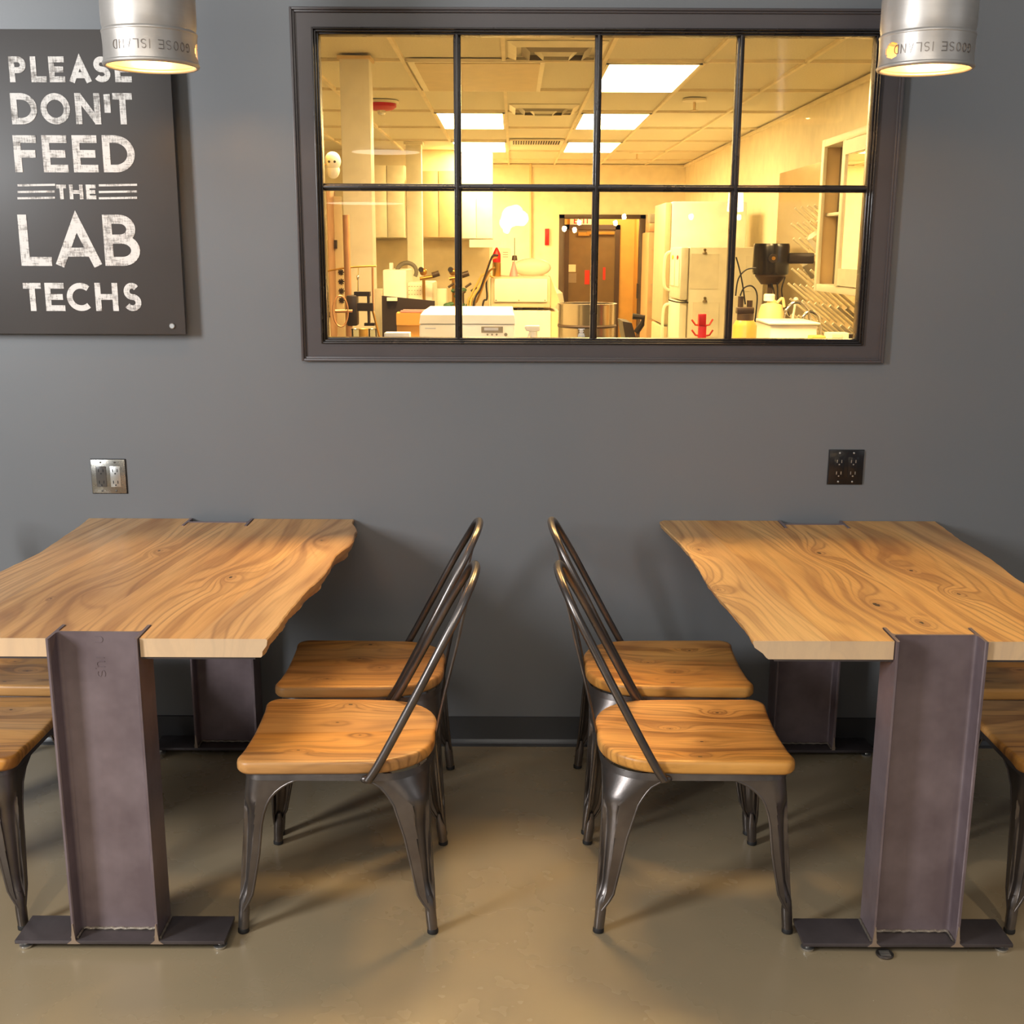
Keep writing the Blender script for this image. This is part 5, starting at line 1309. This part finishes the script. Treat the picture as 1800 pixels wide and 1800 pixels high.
ox_, oy_ = t.location.x, t.location.y; f = 0.045
def cb(name, mat, x0, x1, y0, y1, q0, q1, parent=None, bev=0.003): return MB().box(x0 - ox_, x1 - ox_, y0 - oy_, y1 - oy_, q0 - z0, q1 - z0, bev).build(name, M[mat], parent or t)
cb('side_panel', 'tan', XC, XR, yf - 0.02, yf, z0, z1); cb('side_panel', 'cream', XC, XR, yn, yn + 0.02, z0, z1)
cb('bottom_board', 'cream', XC - 0.01, XR, yn + .02, yf - .02, z0, z0 + f); cb('top_board', 'cream', XC - 0.01, XR, yn + .02, yf - .02, z1 - f, z1)
cb('back_board', 'beige', XR - 0.012, XR - 0.002, yn + .02, yf - .02, z0 + f, z1 - f, bev=0)
ym = bxw(1478, 400, XC).y
cb('shelf', 'cream', XC + 0.03, XR - 0.02, ym, yf - .02, (z0 + z1) / 2, (z0 + z1) / 2 + 0.02)
cb('shelf_standard', 'grey', XC + 0.10, XC + 0.115, yf - 0.06, yf - 0.03, z0 + f, z1 - f, bev=0)
cb('front_stile', 'cream', XC - 0.012, XC + 0.01, yf - 0.06, yf, z0, z1)
d_ = cb('sliding_door', 'cream', XC - 0.02, XC, ym - 0.07, ym, z0 + f, z1 - f)
MB().box(XC - 0.02 - ox_, XC - ox_, yn + .02 - oy_, ym - .07 - oy_, 0.05, 0.05 + 0.10).box(XC - 0.02 - ox_, XC - ox_, yn + .02 - oy_, ym - .07 - oy_, z1 - z0 - .13, z1 - z0 - .05).build('door_rail', M['cream'], d_, smooth=0)
m = MB(); vs = [m.bm.verts.new((XC - 0.01 - ox_, y_ - oy_, q_)) for y_, q_ in ((yn + .03, 0.15), (ym - .07, 0.15), (ym - .07, z1 - z0 - .13), (yn + .03, z1 - z0 - .13))]; m.bm.faces.new(vs); m.build('glass', M['glass'], d_, smooth=0)
for k, (yy, hh, mt) in enumerate(((ym - 0.25, 0.62, 'copper'), (ym - 0.36, 0.5, 'brass'), (ym - 0.5, 0.55, 'beige'))):
    tt = thing('cabinet_binder', ('reddish tall binder behind the sliding glass', 'brass coloured binder behind the sliding glass', 'beige binder behind the sliding glass')[k], 'binder', (XC + 0.15, yy, z0 + f)); MB().box(-0.1, 0.1, -0.03, 0.03, 0, hh, 0.003).build('binder', M[mt], tt)
# window sticker
p = at(1022, 585, 0.0305); t = thing('window_sticker', 'tiny white printed emblem sticker low on the window glass', 'sticker', (p.x, 0.029, p.z))
m = MB()
for k, (w_, z) in enumerate(((0.010, 0.012), (0.006, 0.009), (0.007, 0.005), (0.006, 0.001), (0.009, -0.003), (0.011, -0.007), (0.011, -0.011))):
    ribbon(m, [(-w_ / 1, z), (w_ / 1 - 0.001 * (k % 2), z)], 0.0022, lambda x, zz, dd: Vector((x, -dd, zz)), 0.0004)
m.build('emblem', M['white'], t, smooth=0)
# brown shelving left of the column
r = Rel('brown_shelving', 'reddish brown shelving strip behind the yellow post', 'shelf', 580, 597, 3.2, 0)
r.box(574, 330, 582, 590, 0, 0.3, 'upright', 'copper', 0.002, True); r.box(582, 345, 606, 590, 0.25, 0.3, 'back_panel', 'beige', 0.002, True)
for k in range(4):
    z = r.P(588, 480 + 17 * k).z; m = MB(); x = r.P(589, 480).x
    for an in (0, 45, 90, 135): m.box(-0.018, 0.018, 0.235, 0.248, -0.003, 0.003) if False else m.tube([(x - 0.018 * math.cos(math.radians(an)), 0.24, z - 0.018 * math.sin(math.radians(an))), (x + 0.018 * math.cos(math.radians(an)), 0.24, z + 0.018 * math.sin(math.radians(an)))], 0.004, 6)
    m.build('star_knob', M['dkp'], r.t)
r.box(582, 422, 592, 437, 0.22, 0.25, 'thermostat', 'dkp')
